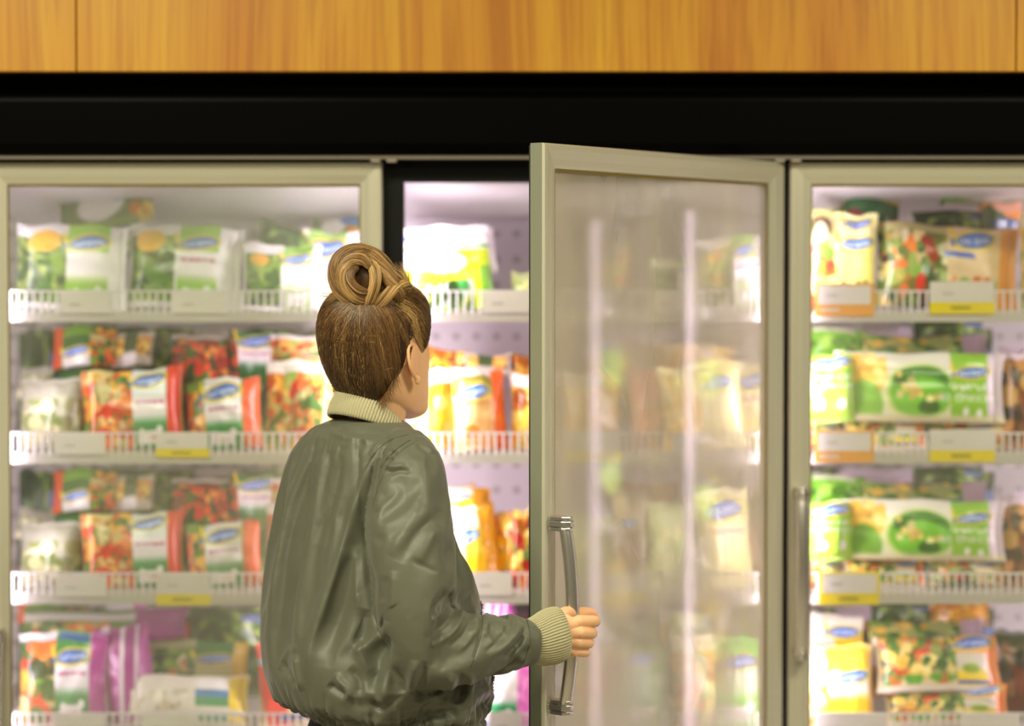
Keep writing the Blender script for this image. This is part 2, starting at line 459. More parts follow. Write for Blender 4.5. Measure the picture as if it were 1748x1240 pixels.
class Art:
    """a printed sheet, u to the right and v up, both 0..1; w,h in centimetres-ish units for the aspect"""
    def __init__(s, asp, base, nx=150):
        s.asp = asp; s.nx = nx; s.ny = max(24, int(nx / asp))
        u = (np.arange(s.nx) + 0.5) / s.nx; v = (np.arange(s.ny) + 0.5) / s.ny
        s.U, s.V = np.meshgrid(u, v)
        s.img = np.empty((s.ny, s.nx, 3)); s.img[:] = np.array(base) / 255.0
    def put(s, m, c):
        m = np.clip(m, 0, 1)[..., None]; s.img = s.img * (1 - m) + m * (np.array(c) / 255.0)
    def rect(s, x0, y0, x1, y1, c, slant=0.0):
        U = s.U - slant * (s.V - 0.5)
        s.put(((U > x0) & (U < x1) & (s.V > y0) & (s.V < y1)).astype(float), c); return s
    def grad(s, x0, y0, x1, y1, c, soft=0.1):
        """rect whose top edge fades"""
        m = ((s.U > x0) & (s.U < x1) & (s.V > y0)).astype(float) * np.clip((y1 - s.V) / soft + 0.5, 0, 1)
        s.put(m, c); return s
    def ell(s, cx, cy, rx, ry, c, rot=0.0, clip=None):
        du = (s.U - cx) * s.asp; dv = (s.V - cy)
        ca, sa = math.cos(rot), math.sin(rot)
        a = (du * ca + dv * sa) / (rx * s.asp); b = (-du * sa + dv * ca) / ry
        m = np.clip((1 - np.sqrt(a * a + b * b)) * 6, 0, 1)
        if clip is not None: m = m * ((s.U > clip[0]) & (s.U < clip[2]) & (s.V > clip[1]) & (s.V < clip[3]))
        s.put(m, c); return s
    def blobs(s, x0, y0, x1, y1, pal, n, r0, r1, seed, el=1.0, inside=None):
        rnd = random.Random(seed)
        for _ in range(n):
            cx = rnd.uniform(x0, x1); cy = rnd.uniform(y0, y1)
            if inside and ((cx - inside[0]) / inside[2]) ** 2 + ((cy - inside[1]) / inside[3]) ** 2 > 1: continue
            r = rnd.uniform(r0, r1); c = rnd.choice(pal); e = rnd.uniform(1, el)
            j = rnd.uniform(0.82, 1.12); c = tuple(min(255, v * j) for v in c)
            s.ell(cx, cy, r * e / s.asp, r / e ** 0.5, c, rnd.uniform(0, PI), (x0, y0, x1, y1))
        return s
    def text(s, cx, cy, h, st, c, rot=0.0):
        cell = h / 7.0; n = len(st)
        du = (s.U - cx) * s.asp; dv = (s.V - cy)
        ca, sa = math.cos(rot), math.sin(rot)
        a = (du * ca + dv * sa) / (cell * 0.92) + n * 3.0; b = 3.5 - (-du * sa + dv * ca) / cell
        ia = np.floor(a).astype(int); ib = np.floor(b).astype(int)
        ok = (ia >= 0) & (ia < n * 6) & (ib >= 0) & (ib < 7)
        m = np.zeros_like(a)
        table = np.zeros((7, n * 6))
        for k, ch in enumerate(st):
            for r in range(7):
                for q in range(5): table[r, k*6+q] = float(GLY[ch][r][q])
        m[ok] = table[ib[ok], ia[ok]]
        s.put(m, c); return s
    def logo(s, cx, cy, w, rot=0.12):
        """blue leaf-shaped badge, yellow outline, tick at the left, white lettering; w = width in u"""
        rx = w / 2; ry = rx * s.asp * 0.30
        s.ell(cx, cy, rx * 1.16, ry * 1.38, (238, 214, 60), rot)
        for k in range(9):
            t = k / 8
            s.ell(cx - rx * (1.0 + 0.16 * t), cy + ry * (-0.9 + 2.3 * t), rx * 0.10, ry * 0.34, (238, 214, 60))
        s.ell(cx, cy, rx, ry, (36, 92, 196), rot)
        s.ell(cx + rx * 0.1, cy + ry * 0.15, rx * 0.75, ry * 0.55, (70, 130, 220), rot)
        s.ell(cx - rx * 1.08, cy - ry * 0.5, rx * 0.09, ry * 0.5, (36, 92, 196), 0.5)
        s.text(cx, cy, ry * 0.95, 'Vитамин', (235, 242, 255), rot)
        return s
    def burst(s, cx, cy, w, h, rot=0.05):
        s.rect(cx - w/2, cy - h/2, cx + w/2, cy + h*0.42, (252, 250, 248), 0.06)
        s.ell(cx + w*0.42, cy + h*0.45, w*0.16, h*0.32, (252, 250, 248))
        s.ell(cx - w*0.42, cy + h*0.35, w*0.12, h*0.26, (252, 250, 248))
        s.rect(cx - w*0.16, cy - h*0.18, cx - w*0.02, cy - h*0.02, (240, 210, 70)); s.rect(cx + w*0.05, cy - h*0.18, cx + w*0.2, cy - h*0.02, (226, 120, 90))
        return s

GRN = [(52, 96, 34), (84, 130, 48), (120, 158, 62), (36, 70, 30), (150, 170, 80)]
MIX = [(232, 104, 36), (214, 60, 36), (110, 152, 52), (236, 176, 60), (60, 110, 44), (240, 140, 70), (228, 210, 140)]
RED = [(206, 40, 28), (226, 76, 34), (70, 104, 40), (40, 60, 28), (236, 150, 60), (160, 30, 22)]
GOLD = [(236, 168, 34), (214, 128, 26), (246, 196, 72), (180, 96, 20), (250, 214, 110)]
MUSH = [(236, 214, 150), (120, 150, 60), (226, 120, 60), (240, 232, 190), (100, 70, 50), (196, 60, 40), (246, 220, 120)]
FRY = [(238, 196, 80), (222, 170, 60), (248, 220, 130)]

def std(asp, base, pal, photo, panel, cols, margin=None, mx=None, logo=0.78, lw=None, seed=1, n=110, r=(0.05, 0.11), el=1.6, back=None, scribble=(200, 80, 150), burst=True, dark=(50, 70, 30)):
    a = Art(asp, base)
    if photo:
        a.rect(photo[0], photo[1], photo[2], photo[3], dark if back is None else back)
        a.blobs(photo[0], photo[1], photo[2], photo[3], pal, n, r[0], r[1], seed, el)
    p0, p1 = panel
    a.rect(p0, 0, p1, 1, cols[0]); a.rect(p0, 0.30, p1, 0.68, cols[1]); a.grad(p0, 0, p1, 0.36, cols[2], 0.12)
    if scribble:
        rnd = random.Random(seed)
        for k in range(5):
            x = p0 + (p1 - p0) * (0.1 + 0.17 * k); a.rect(x, 0.55 + rnd.uniform(-.01, .01), x + (p1 - p0) * 0.14, 0.585, scribble)
    if margin:
        a.rect(mx[0], 0, mx[1], 1, margin, 0.02)
    a.logo((p0 + p1) / 2, logo, lw or (p1 - p0) * 1.02)
    if burst: a.burst((p0 + p1) / 2, 0.15, (p1 - p0) * 0.62, 0.17)
    return a

D = {}
WHT = (246, 242, 246); LG = (150, 204, 70); MG = (70, 150, 66); CR = (244, 238, 200)
D['green_beans'] = std(1.35, WHT, GRN, (0.0, 0.08, 0.46, 0.86), (0.46, 0.84), (LG, WHT, (140, 196, 60)), seed=3, el=2.6, back=(60, 90, 36), scribble=None)
D['green_beans'].ell(0.26, 0.80, 0.16, 0.14, (238, 180, 50))
D['spinach'] = std(1.4, WHT, GRN, (0.02, 0.08, 0.44, 0.86), (0.46, 0.80), (LG, WHT, (150, 206, 80)), seed=5, el=3.0, back=(60, 90, 36))
D['spinach'].ell(0.2, 0.80, 0.16, 0.15, (244, 186, 40))
D['small_greens'] = std(1.3, (240, 232, 238), GRN, (0.03, 0.06, 0.50, 0.84), (0.52, 0.9), ((150, 200, 90), WHT, (200, 220, 170)), seed=8)
D['small_greens'].ell(0.22, 0.74, 0.14, 0.1, (232, 170, 60))
D['flat_bag'] = Art(2.6, (98, 112, 70)); D['flat_bag'].ell(0.45, 0.55, 0.28, 0.42, (214, 210, 200)).rect(0.62, 0.55, 0.95, 0.85, (60, 110, 180), -0.2).rect(0.0, 0.0, 1, 0.14, (130, 150, 70)).blobs(0.75, 0, 1, 0.5, GOLD, 12, .1, .2, 3)
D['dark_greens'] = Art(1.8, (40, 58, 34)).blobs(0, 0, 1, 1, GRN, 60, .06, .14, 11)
D['dark_greens'].rect(0.7, 0.6, 1, 0.8, (90, 110, 160))
D['washed_bag'] = std(1.1, (246, 236, 246), GRN, None, (0.1, 0.75), ((160, 200, 110), WHT, (230, 236, 220)), seed=2, burst=False)
D['carrot_bag'] = std(1.5, (60, 92, 44), MIX, (0.62, 0, 1, 0.9), (0.18, 0.62), ((120, 170, 60), (70, 110, 50), (230, 228, 220)), (222, 84, 30), (0.0, 0.16), logo=0.3, seed=4, burst=False, scribble=None)
D['small_orange'] = std(1.3, (200, 190, 170), GOLD, (0.05, 0.25, 0.95, 0.8), (0.3, 0.62), ((60, 90, 50), (70, 90, 40), (236, 230, 224)), seed=6, burst=False, scribble=None, lw=0.01)
D['red_mix'] = Art(1.5, (46, 60, 34)).blobs(0, 0, 1, 0.86, RED, 90, .06, .13, 5, 2.0).rect(0, 0.9, 1, 1, (200, 190, 180))
D['green_label'] = std(0.95, (60, 130, 70), RED, (0, 0, 0.25, 1), (0.2, 1.0), ((40, 120, 60), WHT, (40, 130, 70)), logo=0.8, seed=7, burst=False)
D['tilt_green'] = Art(2.1, (64, 118, 52)).rect(0.0, 0.3, 0.62, 0.66, (50, 100, 170)).rect(0.64, 0, 1, 1, (226, 110, 40)).text(0.3, 0.48, 0.26, 'Vитамин', (230, 236, 246))
D['pale_bag'] = Art(1.0, (176, 174, 158)).blobs(0, 0, 1, 0.7, [(130, 146, 84), (170, 168, 120), (196, 192, 160)], 40, .08, .16, 3)
D['mix_white_red'] = std(1.55, (100, 140, 60), MIX, (0, 0, 0.52, 1), (0.50, 0.84), ((226, 236, 240), WHT, (60, 148, 78)), (228, 64, 40), (0.84, 0.985), logo=0.86, seed=12, n=150, el=2.4, back=(110, 140, 60))
D['mix_white_orange'] = std(1.35, (120, 150, 60), MIX, (0, 0, 0.28, 0.85), (0.26, 0.76), ((236, 238, 240), WHT, (64, 152, 80)), (232, 92, 50), (0.78, 1), logo=0.80, seed=14, n=80, el=2.6, back=(180, 160, 80))
D['peas_carrots'] = Art(1.05, (246, 238, 232)).rect(0, 0, 1, 0.85, (196, 180, 100)).blobs(0, 0, 1, 0.86, MIX + [(150, 180, 80), (240, 200, 120)], 150, .035, .09, 21, 2.6)
D['tomato_mix'] = std(1.3, WHT, RED + MIX, (0.0, 0.02, 0.44, 0.92), (0.42, 0.80), ((70, 150, 74), WHT, (60, 146, 74)), (190, 70, 160), (0.80, 1.0), logo=0.74, seed=31, r=(.07, .16), n=80, back=(70, 50, 24))
D['tomato_mix'].rect(0.46, 0.90, 0.78, 0.97, (60, 120, 190))
D['purple_end'] = Art(1.5, (176, 78, 150)).rect(0.0, 0, 0.16, 1, (236, 226, 232), 0.25).rect(0.38, 0, 0.46, 1, (236, 226, 232), 0.25).rect(0.66, 0, 0.72, 1, (230, 214, 226), 0.25)
D['lying_purple'] = Art(4.5, (120, 146, 96)).rect(0, 0.55, 1, 0.8, (226, 224, 214)).rect(0.68, 0, 1, 1, (168, 70, 146)).blobs(0, 0, 0.6, 0.5, MIX, 30, .1, .2, 5)
D['broccoli'] = std(1.6, (180, 180, 140), GRN + [(226, 220, 190), (226, 120, 50)], (0, 0, 0.55, 0.85), (0.50, 0.86), ((60, 120, 60), (200, 190, 150), (150, 160, 90)), (222, 184, 40), (0.86, 1), logo=0.66, seed=17, burst=False, scribble=None)
D['white_lying'] = Art(3.6, (238, 230, 222)).rect(0.56, 0.2, 0.84, 0.62, (60, 150, 90)).rect(0.56, 0.42, 0.84, 0.6, (60, 130, 190)).rect(0.58, 0.66, 0.82, 0.9, WHT).rect(0.84, 0.12, 1, 0.95, (244, 210, 40)).blobs(0, 0.1, 0.5, 0.6, [(226, 206, 180), (236, 226, 210)], 30, .07, .14, 2)
D['red_berries'] = Art(0.72, (206, 180, 130)).rect(0.0, 0, 0.36, 1, (214, 36, 30), -0.3).rect(0.78, 0, 1, 1, (190, 26, 26), -0.3).blobs(0.4, 0.2, 0.75, 0.5, [(200, 50, 60), (70, 110, 50)], 18, .04, .07, 3).logo(0.16, 0.78, 0.36).rect(0.3, 0.06, 0.9, 0.13, (40, 50, 130))
D['yellow_greens'] = Art(1.4, WHT).rect(0, 0.0, 1, 0.70, (214, 232, 40), 0.0).ell(0.2, 0.70, 0.42, 0.25, (250, 238, 250)).rect(0.0, 0.84, 0.42, 0.9, (50, 90, 220)).blobs(0, 0.0, 0.78, 0.34, GRN + [(240, 246, 236), (70, 160, 80)], 70, .04, .1, 9, 2.2).ell(0.48, 0.55, 0.26, 0.13, (250, 240, 252)).text(0.5, 0.56, 0.12, 'Vитамин', (120, 110, 160)).rect(0, 0.72, 1, 0.76, (80, 160, 70), 0.0).rect(0.86, 0, 1, 0.5, (130, 190, 60))
D['gold_mix'] = Art(0.8, (246, 226, 226)).rect(0, 0, 1, 0.82, (190, 110, 30)).blobs(0, 0, 1, 0.82, GOLD, 70, .06, .13, 4, 1.3)
D['orange_panel'] = std(0.95, (246, 176, 110), GOLD, None, (0.02, 0.74), ((150, 140, 60), (248, 196, 130), (246, 190, 126)), (238, 104, 24), (0.74, 1.0), logo=0.70, lw=0.64, seed=3, burst=False, scribble=(226, 150, 90))
D['orange_panel'].rect(0, 0.92, 0.74, 1, (246, 236, 236)).ell(0.3, 0.22, 0.16, 0.09, (226, 130, 50))
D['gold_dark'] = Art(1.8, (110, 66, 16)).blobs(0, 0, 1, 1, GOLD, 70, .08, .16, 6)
D['yellow_label'] = std(1.0, (246, 206, 40), GOLD, (0.0, 0, 0.3, 0.5), (0.0, 0.62), ((236, 228, 200), (246, 210, 60), (250, 200, 30)), (226, 160, 20), (0.62, 1), logo=0.62, lw=0.6, seed=5, burst=False, scribble=None)
D['paella'] = Art(0.9, (140, 60, 20)).blobs(0, 0, 1, 1, RED + GOLD + [(236, 210, 120), (90, 130, 30)], 80, .06, .13, 8)
D['rice_bag'] = Art(1.1, (196, 150, 40)).blobs(0, 0.2, 1, 1, GOLD + [(180, 60, 30)], 60, .05, .1, 8).rect(0, 0.12, 1, 0.2, (50, 60, 150))
D['magenta_burst'] = std(0.9, WHT, GRN, None, (0.0, 0.70), (WHT, WHT, (40, 160, 90)), (240, 120, 214), (0.70, 1.0), logo=1.3, seed=5, scribble=(236, 210, 220))
D['magenta_burst'].rect(0, 0, 0.7, 0.06, (40, 100, 200))
D['faint_green'] = std(1.1, (226, 236, 200), GRN, (0, 0, 0.5, 0.8), (0.5, 0.95), ((180, 214, 120), (236, 240, 220), (170, 210, 110)), seed=4, burst=False)
D['fries'] = Art(1.5, (214, 150, 70)).rect(0, 0.0, 1, 0.9, (222, 170, 70)).blobs(0, 0, 1, 0.9, FRY, 60, .05, .08, 6, 5.0).rect(0, 0.8, 0.7, 1, (220, 206, 176))
D['cream_fries'] = std(1.35, (250, 238, 170), FRY, (0, 0, 0.52, 0.9), (0.50, 0.95), ((250, 236, 150), (252, 244, 190), (250, 240, 170)), logo=0.74, lw=0.40, seed=9, el=5, n=60, back=(226, 180, 60), burst=False, scribble=None)
D['orange_end'] = Art(0.6, (222, 130, 90)).blobs(0, 0, 1, 0.6, [(200, 110, 60), (230, 150, 90)], 20, .1, .2, 2)
D['pale_yellow'] = std(0.8, (246, 236, 170), FRY, None, (0.1, 0.9), ((236, 228, 180), (246, 238, 180), (244, 232, 150)), seed=9, burst=False)
D['pale_green'] = Art(1.2, (206, 216, 160)).blobs(0, 0, 1, 0.8, [(170, 190, 110), (206, 214, 150), (226, 220, 150)], 40, .06, .14, 9)
D['brown_cone'] = Art(0.7, (200, 180, 150)).ell(0.5, 0.3, 0.34, 0.5, (150, 100, 70)).logo(0.5, 0.66, 0.6)
D['teal_bag'] = std(0.75, (60, 170, 160), GRN, None, (0.0, 0.86), ((70, 160, 110), (160, 206, 170), (80, 176, 130)), (40, 164, 160), (0.86, 1), logo=0.84, lw=0.8, seed=6, scribble=(230, 240, 230))
D['stirfry'] = Art(0.8, (220, 180, 90)).blobs(0, 0, 1, 1, MIX + GOLD, 110, .04, .09, 13, 3.0)
D['corn_bag'] = Art(0.75, (244, 234, 190)).rect(0, 0, 1, 0.84, (226, 206, 90)).blobs(0, 0, 1, 0.82, FRY + [(150, 180, 70), (236, 130, 60)], 90, .04, .09, 19, 2.5)
D['lime_bag'] = std(0.62, (120, 220, 60), GRN, None, (0.0, 0.94), ((110, 214, 70), (226, 246, 200), (120, 220, 70)), logo=0.72, lw=0.86, seed=6, scribble=(250, 250, 250))
D['mushrooms'] = std(0.85, (250, 240, 160), MUSH, (0, 0, 0.44, 0.92), (0.42, 1.0), ((250, 244, 180), (248, 238, 130), (246, 236, 130)), logo=0.68, lw=0.5, seed=41, n=70, back=(150, 150, 80), burst=False, scribble=None)
D['mushrooms'].logo(0.72, 0.9, 0.4).blobs(0.5, 0.12, 0.95, 0.3, MUSH, 16, .03, .06, 3)
D['veg_orange'] = std(2.4, (190, 180, 120), MUSH + GRN + [(236, 130, 50)], (0, 0, 0.50, 0.9), (0.48, 0.88), ((236, 206, 160), (240, 214, 170), (238, 210, 160)), (240, 156, 50), (0.86, 1.0), logo=0.84, lw=0.30, seed=43, n=100, r=(.05, .13), back=(120, 120, 60), burst=False, scribble=None)
D['veg_orange'].ell(0.30, 0.28, 0.04, 0.13, (222, 60, 40)).rect(0.5, 0.62, 0.72, 0.67, (60, 110, 210), -0.3).blobs(0.52, 0.1, 0.84, 0.4, [(236, 130, 70), (120, 160, 60), (230, 150, 90)], 14, .06, .12, 3)
D['dark_green_red'] = Art(1.8, (44, 110, 60)).blobs(0, 0, 1, 0.5, [(150, 50, 50), (30, 80, 40)], 14, .1, .2, 3).rect(0, 0.86, 1, 1, (220, 200, 80))
D['top_blue'] = Art(3.4, (150, 146, 130)).rect(0.0, 0.4, 0.32, 0.75, (56, 104, 180), 0.3).rect(0.36, 0.1, 0.9, 0.8, (190, 184, 178)).rect(0, 0.1, 0.3, 0.3, (90, 140, 60))
D['orange_squash'] = Art(1.0, (236, 140, 40)).ell(0.25, 0.4, 0.3, 0.5, (60, 90, 50)).ell(0.5, 0.2, 0.4, 0.2, (60, 90, 150)).ell(0.65, 0.8, 0.4, 0.3, (236, 170, 140))
soup = Art(2.55, (240, 238, 226))
soup.rect(0, 0, 1, 0.78, (236, 236, 214)).ell(0.17, 0.62, 0.14, 0.30, (240, 190, 70)).blobs(0.04, 0.55, 0.30, 0.98, FRY, 26, .06, .12, 4, 2)
soup.ell(0.16, 0.2, 0.13, 0.42, (120, 180, 60)).ell(0.49, 0.42, 0.235, 0.47, (226, 234, 160)).ell(0.50, 0.43, 0.205, 0.41, (108, 186, 44)).ell(0.50, 0.58, 0.18, 0.24, (64, 132, 36)).ell(0.50, 0.38, 0.18, 0.30, (122, 200, 54))
soup.ell(0.55, 0.22, 0.07, 0.12, (56, 106, 36)).ell(0.38, 0.58, 0.04, 0.08, (60, 110, 36)).blobs(0.36, 0.3, 0.64, 0.74, [(240, 206, 110), (246, 226, 160)], 16, .04, .07, 7)
soup.rect(0.68, 0.0, 0.90, 1.0, (146, 204, 54)).rect(0.90, 0, 1, 1, (226, 206, 224)).grad(0.0, 0, 1, 0.10, (236, 226, 190), 0.05)
soup.logo(0.81, 0.72, 0.22).text(0.80, 0.52, 0.105, 'Крем-суп', (250, 250, 244)).text(0.79, 0.37, 0.105, 'из брокколи', (250, 250, 244)).ell(0.77, 0.16, 0.018, 0.07, (248, 248, 244)).ell(0.85, 0.14, 0.018, 0.07, (248, 248, 244))
D['broccoli_soup'] = soup
half = Art(0.66, (146, 204, 54)); half.rect(0, 0, 1, 0.5, (166, 212, 70)).logo(0.52, 0.86, 0.92).text(0.52, 0.66, 0.085, 'Крем-суп', (250, 250, 244)).text(0.52, 0.54, 0.075, 'из брокколи', (250, 250, 244)).ell(0.3, 0.26, 0.09, 0.09, (248, 248, 244)).ell(0.7, 0.26, 0.09, 0.09, (248, 248, 244))
D['soup_side'] = half
D['green_stack'] = Art(1.6, (110, 180, 40)).blobs(0, 0, 1, 0.6, [(80, 150, 30), (150, 200, 70), (60, 110, 36)], 20, .1, .2, 3).rect(0.1, 0.75, 0.8, 1, (214, 220, 190))
D['olive_lying'] = Art(3.4, (150, 158, 90)).blobs(0, 0, 1, 1, GRN + FRY, 40, .1, .2, 3).rect(0.5, 0.0, 0.8, 0.3, (70, 110, 170)).rect(0.8, 0, 1, 1, (180, 150, 170))
D['brown_bag'] = Art(0.7, (150, 96, 40)).blobs(0, 0, 1, 0.9, [(120, 60, 24), (190, 130, 60), (60, 34, 20), (210, 160, 80)], 40, .07, .14, 3).rect(0, 0.86, 1, 1, (220, 200, 220))
D['yellow_white'] = std(0.9, (246, 236, 220), FRY + [(250, 244, 230)], (0, 0, 0.4, 0.6), (0.32, 1.0), ((244, 210, 60), (246, 238, 226), (244, 206, 40)), (240, 190, 80), (0.92, 1), logo=0.60, lw=0.56, seed=9, back=(248, 236, 200), burst=False, scribble=None)
D['yellow_flat'] = Art(1.8, (240, 232, 220)).rect(0.5, 0, 1, 0.6, (240, 196, 40)).logo(0.66, 0.5, 0.6)
D['pizza_mix'] = std(2.3, (226, 206, 170), MIX + GRN + FRY, (0.04, 0.2, 0.66, 1), (0.64, 0.94), ((238, 150, 70), (214, 206, 190), (244, 212, 40)), (236, 130, 60), (0.9, 1.0), logo=0.86, lw=0.34, seed=51, n=110, r=(.06, .14), back=(130, 110, 50), burst=False, scribble=None)
D['pizza_mix'].blobs(0.06, 0.12, 0.6, 0.3, [(226, 130, 60), (90, 160, 50), (60, 140, 60)], 8, .1, .14, 2).rect(0, 0, 1, 0.1, (236, 226, 216)).rect(0.64, 0.12, 0.9, 0.18, (60, 90, 190)).ell(0.76, 0.4, 0.08, 0.1, (140, 170, 50))
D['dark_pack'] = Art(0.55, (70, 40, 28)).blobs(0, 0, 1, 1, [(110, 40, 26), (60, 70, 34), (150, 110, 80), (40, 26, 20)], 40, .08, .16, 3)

BAG_MAT = attr_mat('printed_film', 0.30, 0.5, coat=0.35, bumpy=(38, 0.5))
BAG_CACHE = {}
def film_mesh(key, art, w, h, t, seed, u0, u1, v0, v1, kind):
    """closed pillow (kind 'body') or thin crimped strip (kind 'seal') of the printed sheet"""
    rnd = random.Random(seed)
    nx = max(6, int((u1 - u0) * art.nx)); ny = max(6, int((v1 - v0) * art.ny))
    if kind == 'seal': nx = min(nx, 150)
    u = np.linspace(u0, u1, nx + 1); v = np.linspace(v0, v1, ny + 1)
    U, V = np.meshgrid(u, v)
    a = (U - u0) / (u1 - u0); b = (V - v0) / (v1 - v0)
    ph = [rnd.uniform(0, 6.28) for _ in range(10)]; fr = [rnd.uniform(5, 13) for _ in range(10)]
    X = (U - 0.5) * w; Z = V * h
    # edges of a filled pillow pull in at the middle, corners stay out
    X = X * (1 - 0.045 * np.sin(PI * V) * np.abs(2 * U - 1) ** 2)
    Z = Z + h * (0.018 * np.sin(U * 7 + ph[0]) + 0.012 * np.sin(U * 17 + ph[1])) * (V > 0.5) * (2 * V - 1)
    if kind == 'body':
        T = (1 - np.abs(2 * a - 1) ** 3.2) ** 0.6 * (1 - np.abs(2 * b - 1) ** 2.6) ** 0.7
        edge = 1 - T
        lump = (np.sin(U * fr[0] * 1.6 + V * fr[1] + ph[2]) * np.sin(V * fr[2] * 1.5 - U * fr[3] + ph[3])) * 0.07 + \
               np.sin(U * 31 + V * 9 * np.sin(ph[4]) + ph[5]) * 0.05 * edge + np.sin(V * 34 + U * 8 + ph[6]) * 0.04 * edge + \
               np.sin(U * 60 + ph[7]) * 0.025 * np.clip((b - 0.75) * 4, 0, 1) + np.sin(U * 52 + ph[8]) * 0.025 * np.clip((0.2 - b) * 5, 0, 1)
        lump2 = np.sin((U * 0.8 + V * 1.3) * fr[5] + ph[9]); lump = lump + 0.05 * np.clip(lump2, 0.3, 1)
        Yf = -t / 2 * (T * (1 + lump)) - 0.0006; Yb = t / 2 * T * (1 + 0.5 * lump) + 0.0006
    else:
        Yf = 0.0022 * np.sin(U * w * 1200) * 0.35 - 0.0006 + 0.004 * np.sin(U * 8 + ph[2]); Yb = Yf + 0.0012
    # soft overall slouch
    bend = 0.012 * np.sin(U * 4 + ph[4])
    Yf = Yf + bend; Yb = Yb + bend
    n = (nx + 1) * (ny + 1)
    co = np.concatenate([np.stack([X, Yf, Z], -1).reshape(-1, 3), np.stack([X, Yb, Z], -1).reshape(-1, 3)])
    idx = np.arange(n).reshape(ny + 1, nx + 1)
    q = np.stack([idx[:-1, :-1], idx[:-1, 1:], idx[1:, 1:], idx[1:, :-1]], -1).reshape(-1, 4)
    qb = q[:, ::-1] + n
    def strip(line, flip):
        s = np.stack([line[:-1], line[1:], line[1:] + n, line[:-1] + n], -1)
        return s[:, ::-1] if not flip else s
    F = np.concatenate([q, qb, strip(idx[0], False), strip(idx[-1], True), strip(idx[:, 0], True), strip(idx[:, -1], False)])
    iu = np.clip((U * art.nx).astype(int), 0, art.nx - 1); iv = np.clip((V * art.ny).astype(int), 0, art.ny - 1)
    c = art.img[iv, iu].reshape(-1, 3)
    c = np.where(c <= 0.04045, c / 12.92, ((c + 0.055) / 1.055) ** 2.4)
    cc = np.ones((2 * n, 4), dtype=np.float32); cc[:n, :3] = c; cc[n:, :3] = c
    me = bpy.data.meshes.new(key)
    me.vertices.add(2 * n); me.vertices.foreach_set('co', co.astype(np.float32).ravel())
    me.loops.add(len(F) * 4); me.loops.foreach_set('vertex_index', F.astype(np.int32).ravel())
    me.polygons.add(len(F)); me.polygons.foreach_set('loop_start', (np.arange(len(F)) * 4).astype(np.int32))
    me.update(calc_edges=True)
    at = me.color_attributes.new('print', 'FLOAT_COLOR', 'POINT'); at.data.foreach_set('color', cc.ravel())
    me.polygons.foreach_set('use_smooth', [True] * len(F))
    me.materials.append(BAG_MAT)
    return me

def make_bag(design, w, h, t, seed, sides):
    art = D[design]
    key = (design, round(w, 2), round(h, 2), sides)
    if key in BAG_CACHE: return BAG_CACHE[key]
    m = 0.05
    if sides:
        r = (m, 1 - m, 0.0, 1.0); strips = [(0.0, m, 0.0, 1.0), (1 - m, 1.0, 0.0, 1.0)]
    else:
        r = (0.0, 1.0, m, 1 - m); strips = [(0.0, 1.0, 0.0, m), (0.0, 1.0, 1 - m, 1.0)]
    body = film_mesh('film', art, w, h, t, seed, *r, 'body')
    sl = [film_mesh('seal', art, w, h, t, seed, *s, 'seal') for s in strips]
    BAG_CACHE[key] = (body, sl)
    return BAG_CACHE[key]

def bag(design, box, Y, label, tilt=8, roll=0, yaw=0, t=0.055, deck=None, sides=False, lift=0.0, group=None):
    """box = pixel extents at depth Y; deck = shelf index it stands on"""
    x0, y0, x1, y1 = box
    a = P(x0, y1, Y); b = P(x1, y0, Y)
    w = b.x - a.x; zb = a.z
    if deck is not None: zb = DECK[deck] + 0.003 + lift
    h = max(0.03, b.z - zb) / max(0.3, math.cos(math.radians(tilt)))
    body, sl = make_bag(design, w, h, t, hash_s(label), sides)
    sx = 1.0
    o = bpy.data.objects.new('frozen_food_bag', body); COL.objects.link(o)
    cx = (a.x + b.x) / 2
    o.location = (cx, Y, zb); o.rotation_euler = Euler((math.radians(-tilt), math.radians(-roll), math.radians(yaw)), 'ZYX')
    if roll:
        # turn about the middle, then stand it back on its lowest corner
        c0 = Vector((0, 0, h / 2)); off = Matrix.Rotation(math.radians(-roll), 4, 'Y') @ c0 - c0
        o.location.x -= off.x; o.location.z -= off.z
        o.location.z += 0.0
    o['label'] = label; o['category'] = 'frozen food bag'
    if group: o['group'] = group
    for s in sl:
        c = bpy.data.objects.new('crimped_seal', s); COL.objects.link(c); c.parent = o
    return o
def hash_s(s):
    v = 7
    for ch in s: v = (v * 31 + ord(ch)) % 100003
    return v

G = ['bags on the left door\'s shelves', 'bags seen through the open doorway', 'bags behind the open door\'s glass', 'bags on the right door\'s shelves']
F0, F1, F2, F3 = 0.185, 0.275, 0.37, 0.47      # depths of the rows
T = []
# ---- left bay, top shelf
T += [
 ('green_beans', (26, 383, 217, 532), F0, 'white bag of green beans at the left end of the top shelf', 6, -2, 3, 0),
 ('spinach', (216, 386, 412, 532), F0 + .01, 'white spinach bag with green label, second from left on top shelf', 8, -2, -4, 0),
 ('small_greens', (414, 418, 548, 532), F0, 'lower white greens bag to the right of the white spinach bag, top shelf', 10, 0, 2, 0),
 ('washed_bag', (508, 395, 612, 532), F1, 'bright white bag behind the person\'s bun on the top shelf', 8, -6, 0, 0),
 ('flat_bag', (92, 322, 262, 392), F1, 'dim green and white bag lying on top of the left top-shelf bags', 35, 6, 0, None),
 ('dark_greens', (440, 388, 560, 440), F1, 'dark green bag lying behind the lower greens bag, top shelf', 30, -8, 0, None),
 ('flat_bag', (530, 372, 616, 412), F2, 'grey green bag lying at back beside the left door\'s right stile', 35, -5, 0, None),
 ('green_beans', (150, 372, 250, 440), F2, 'green bag half hidden between the two tall top-shelf bags', 10, 0, 0, None),
]
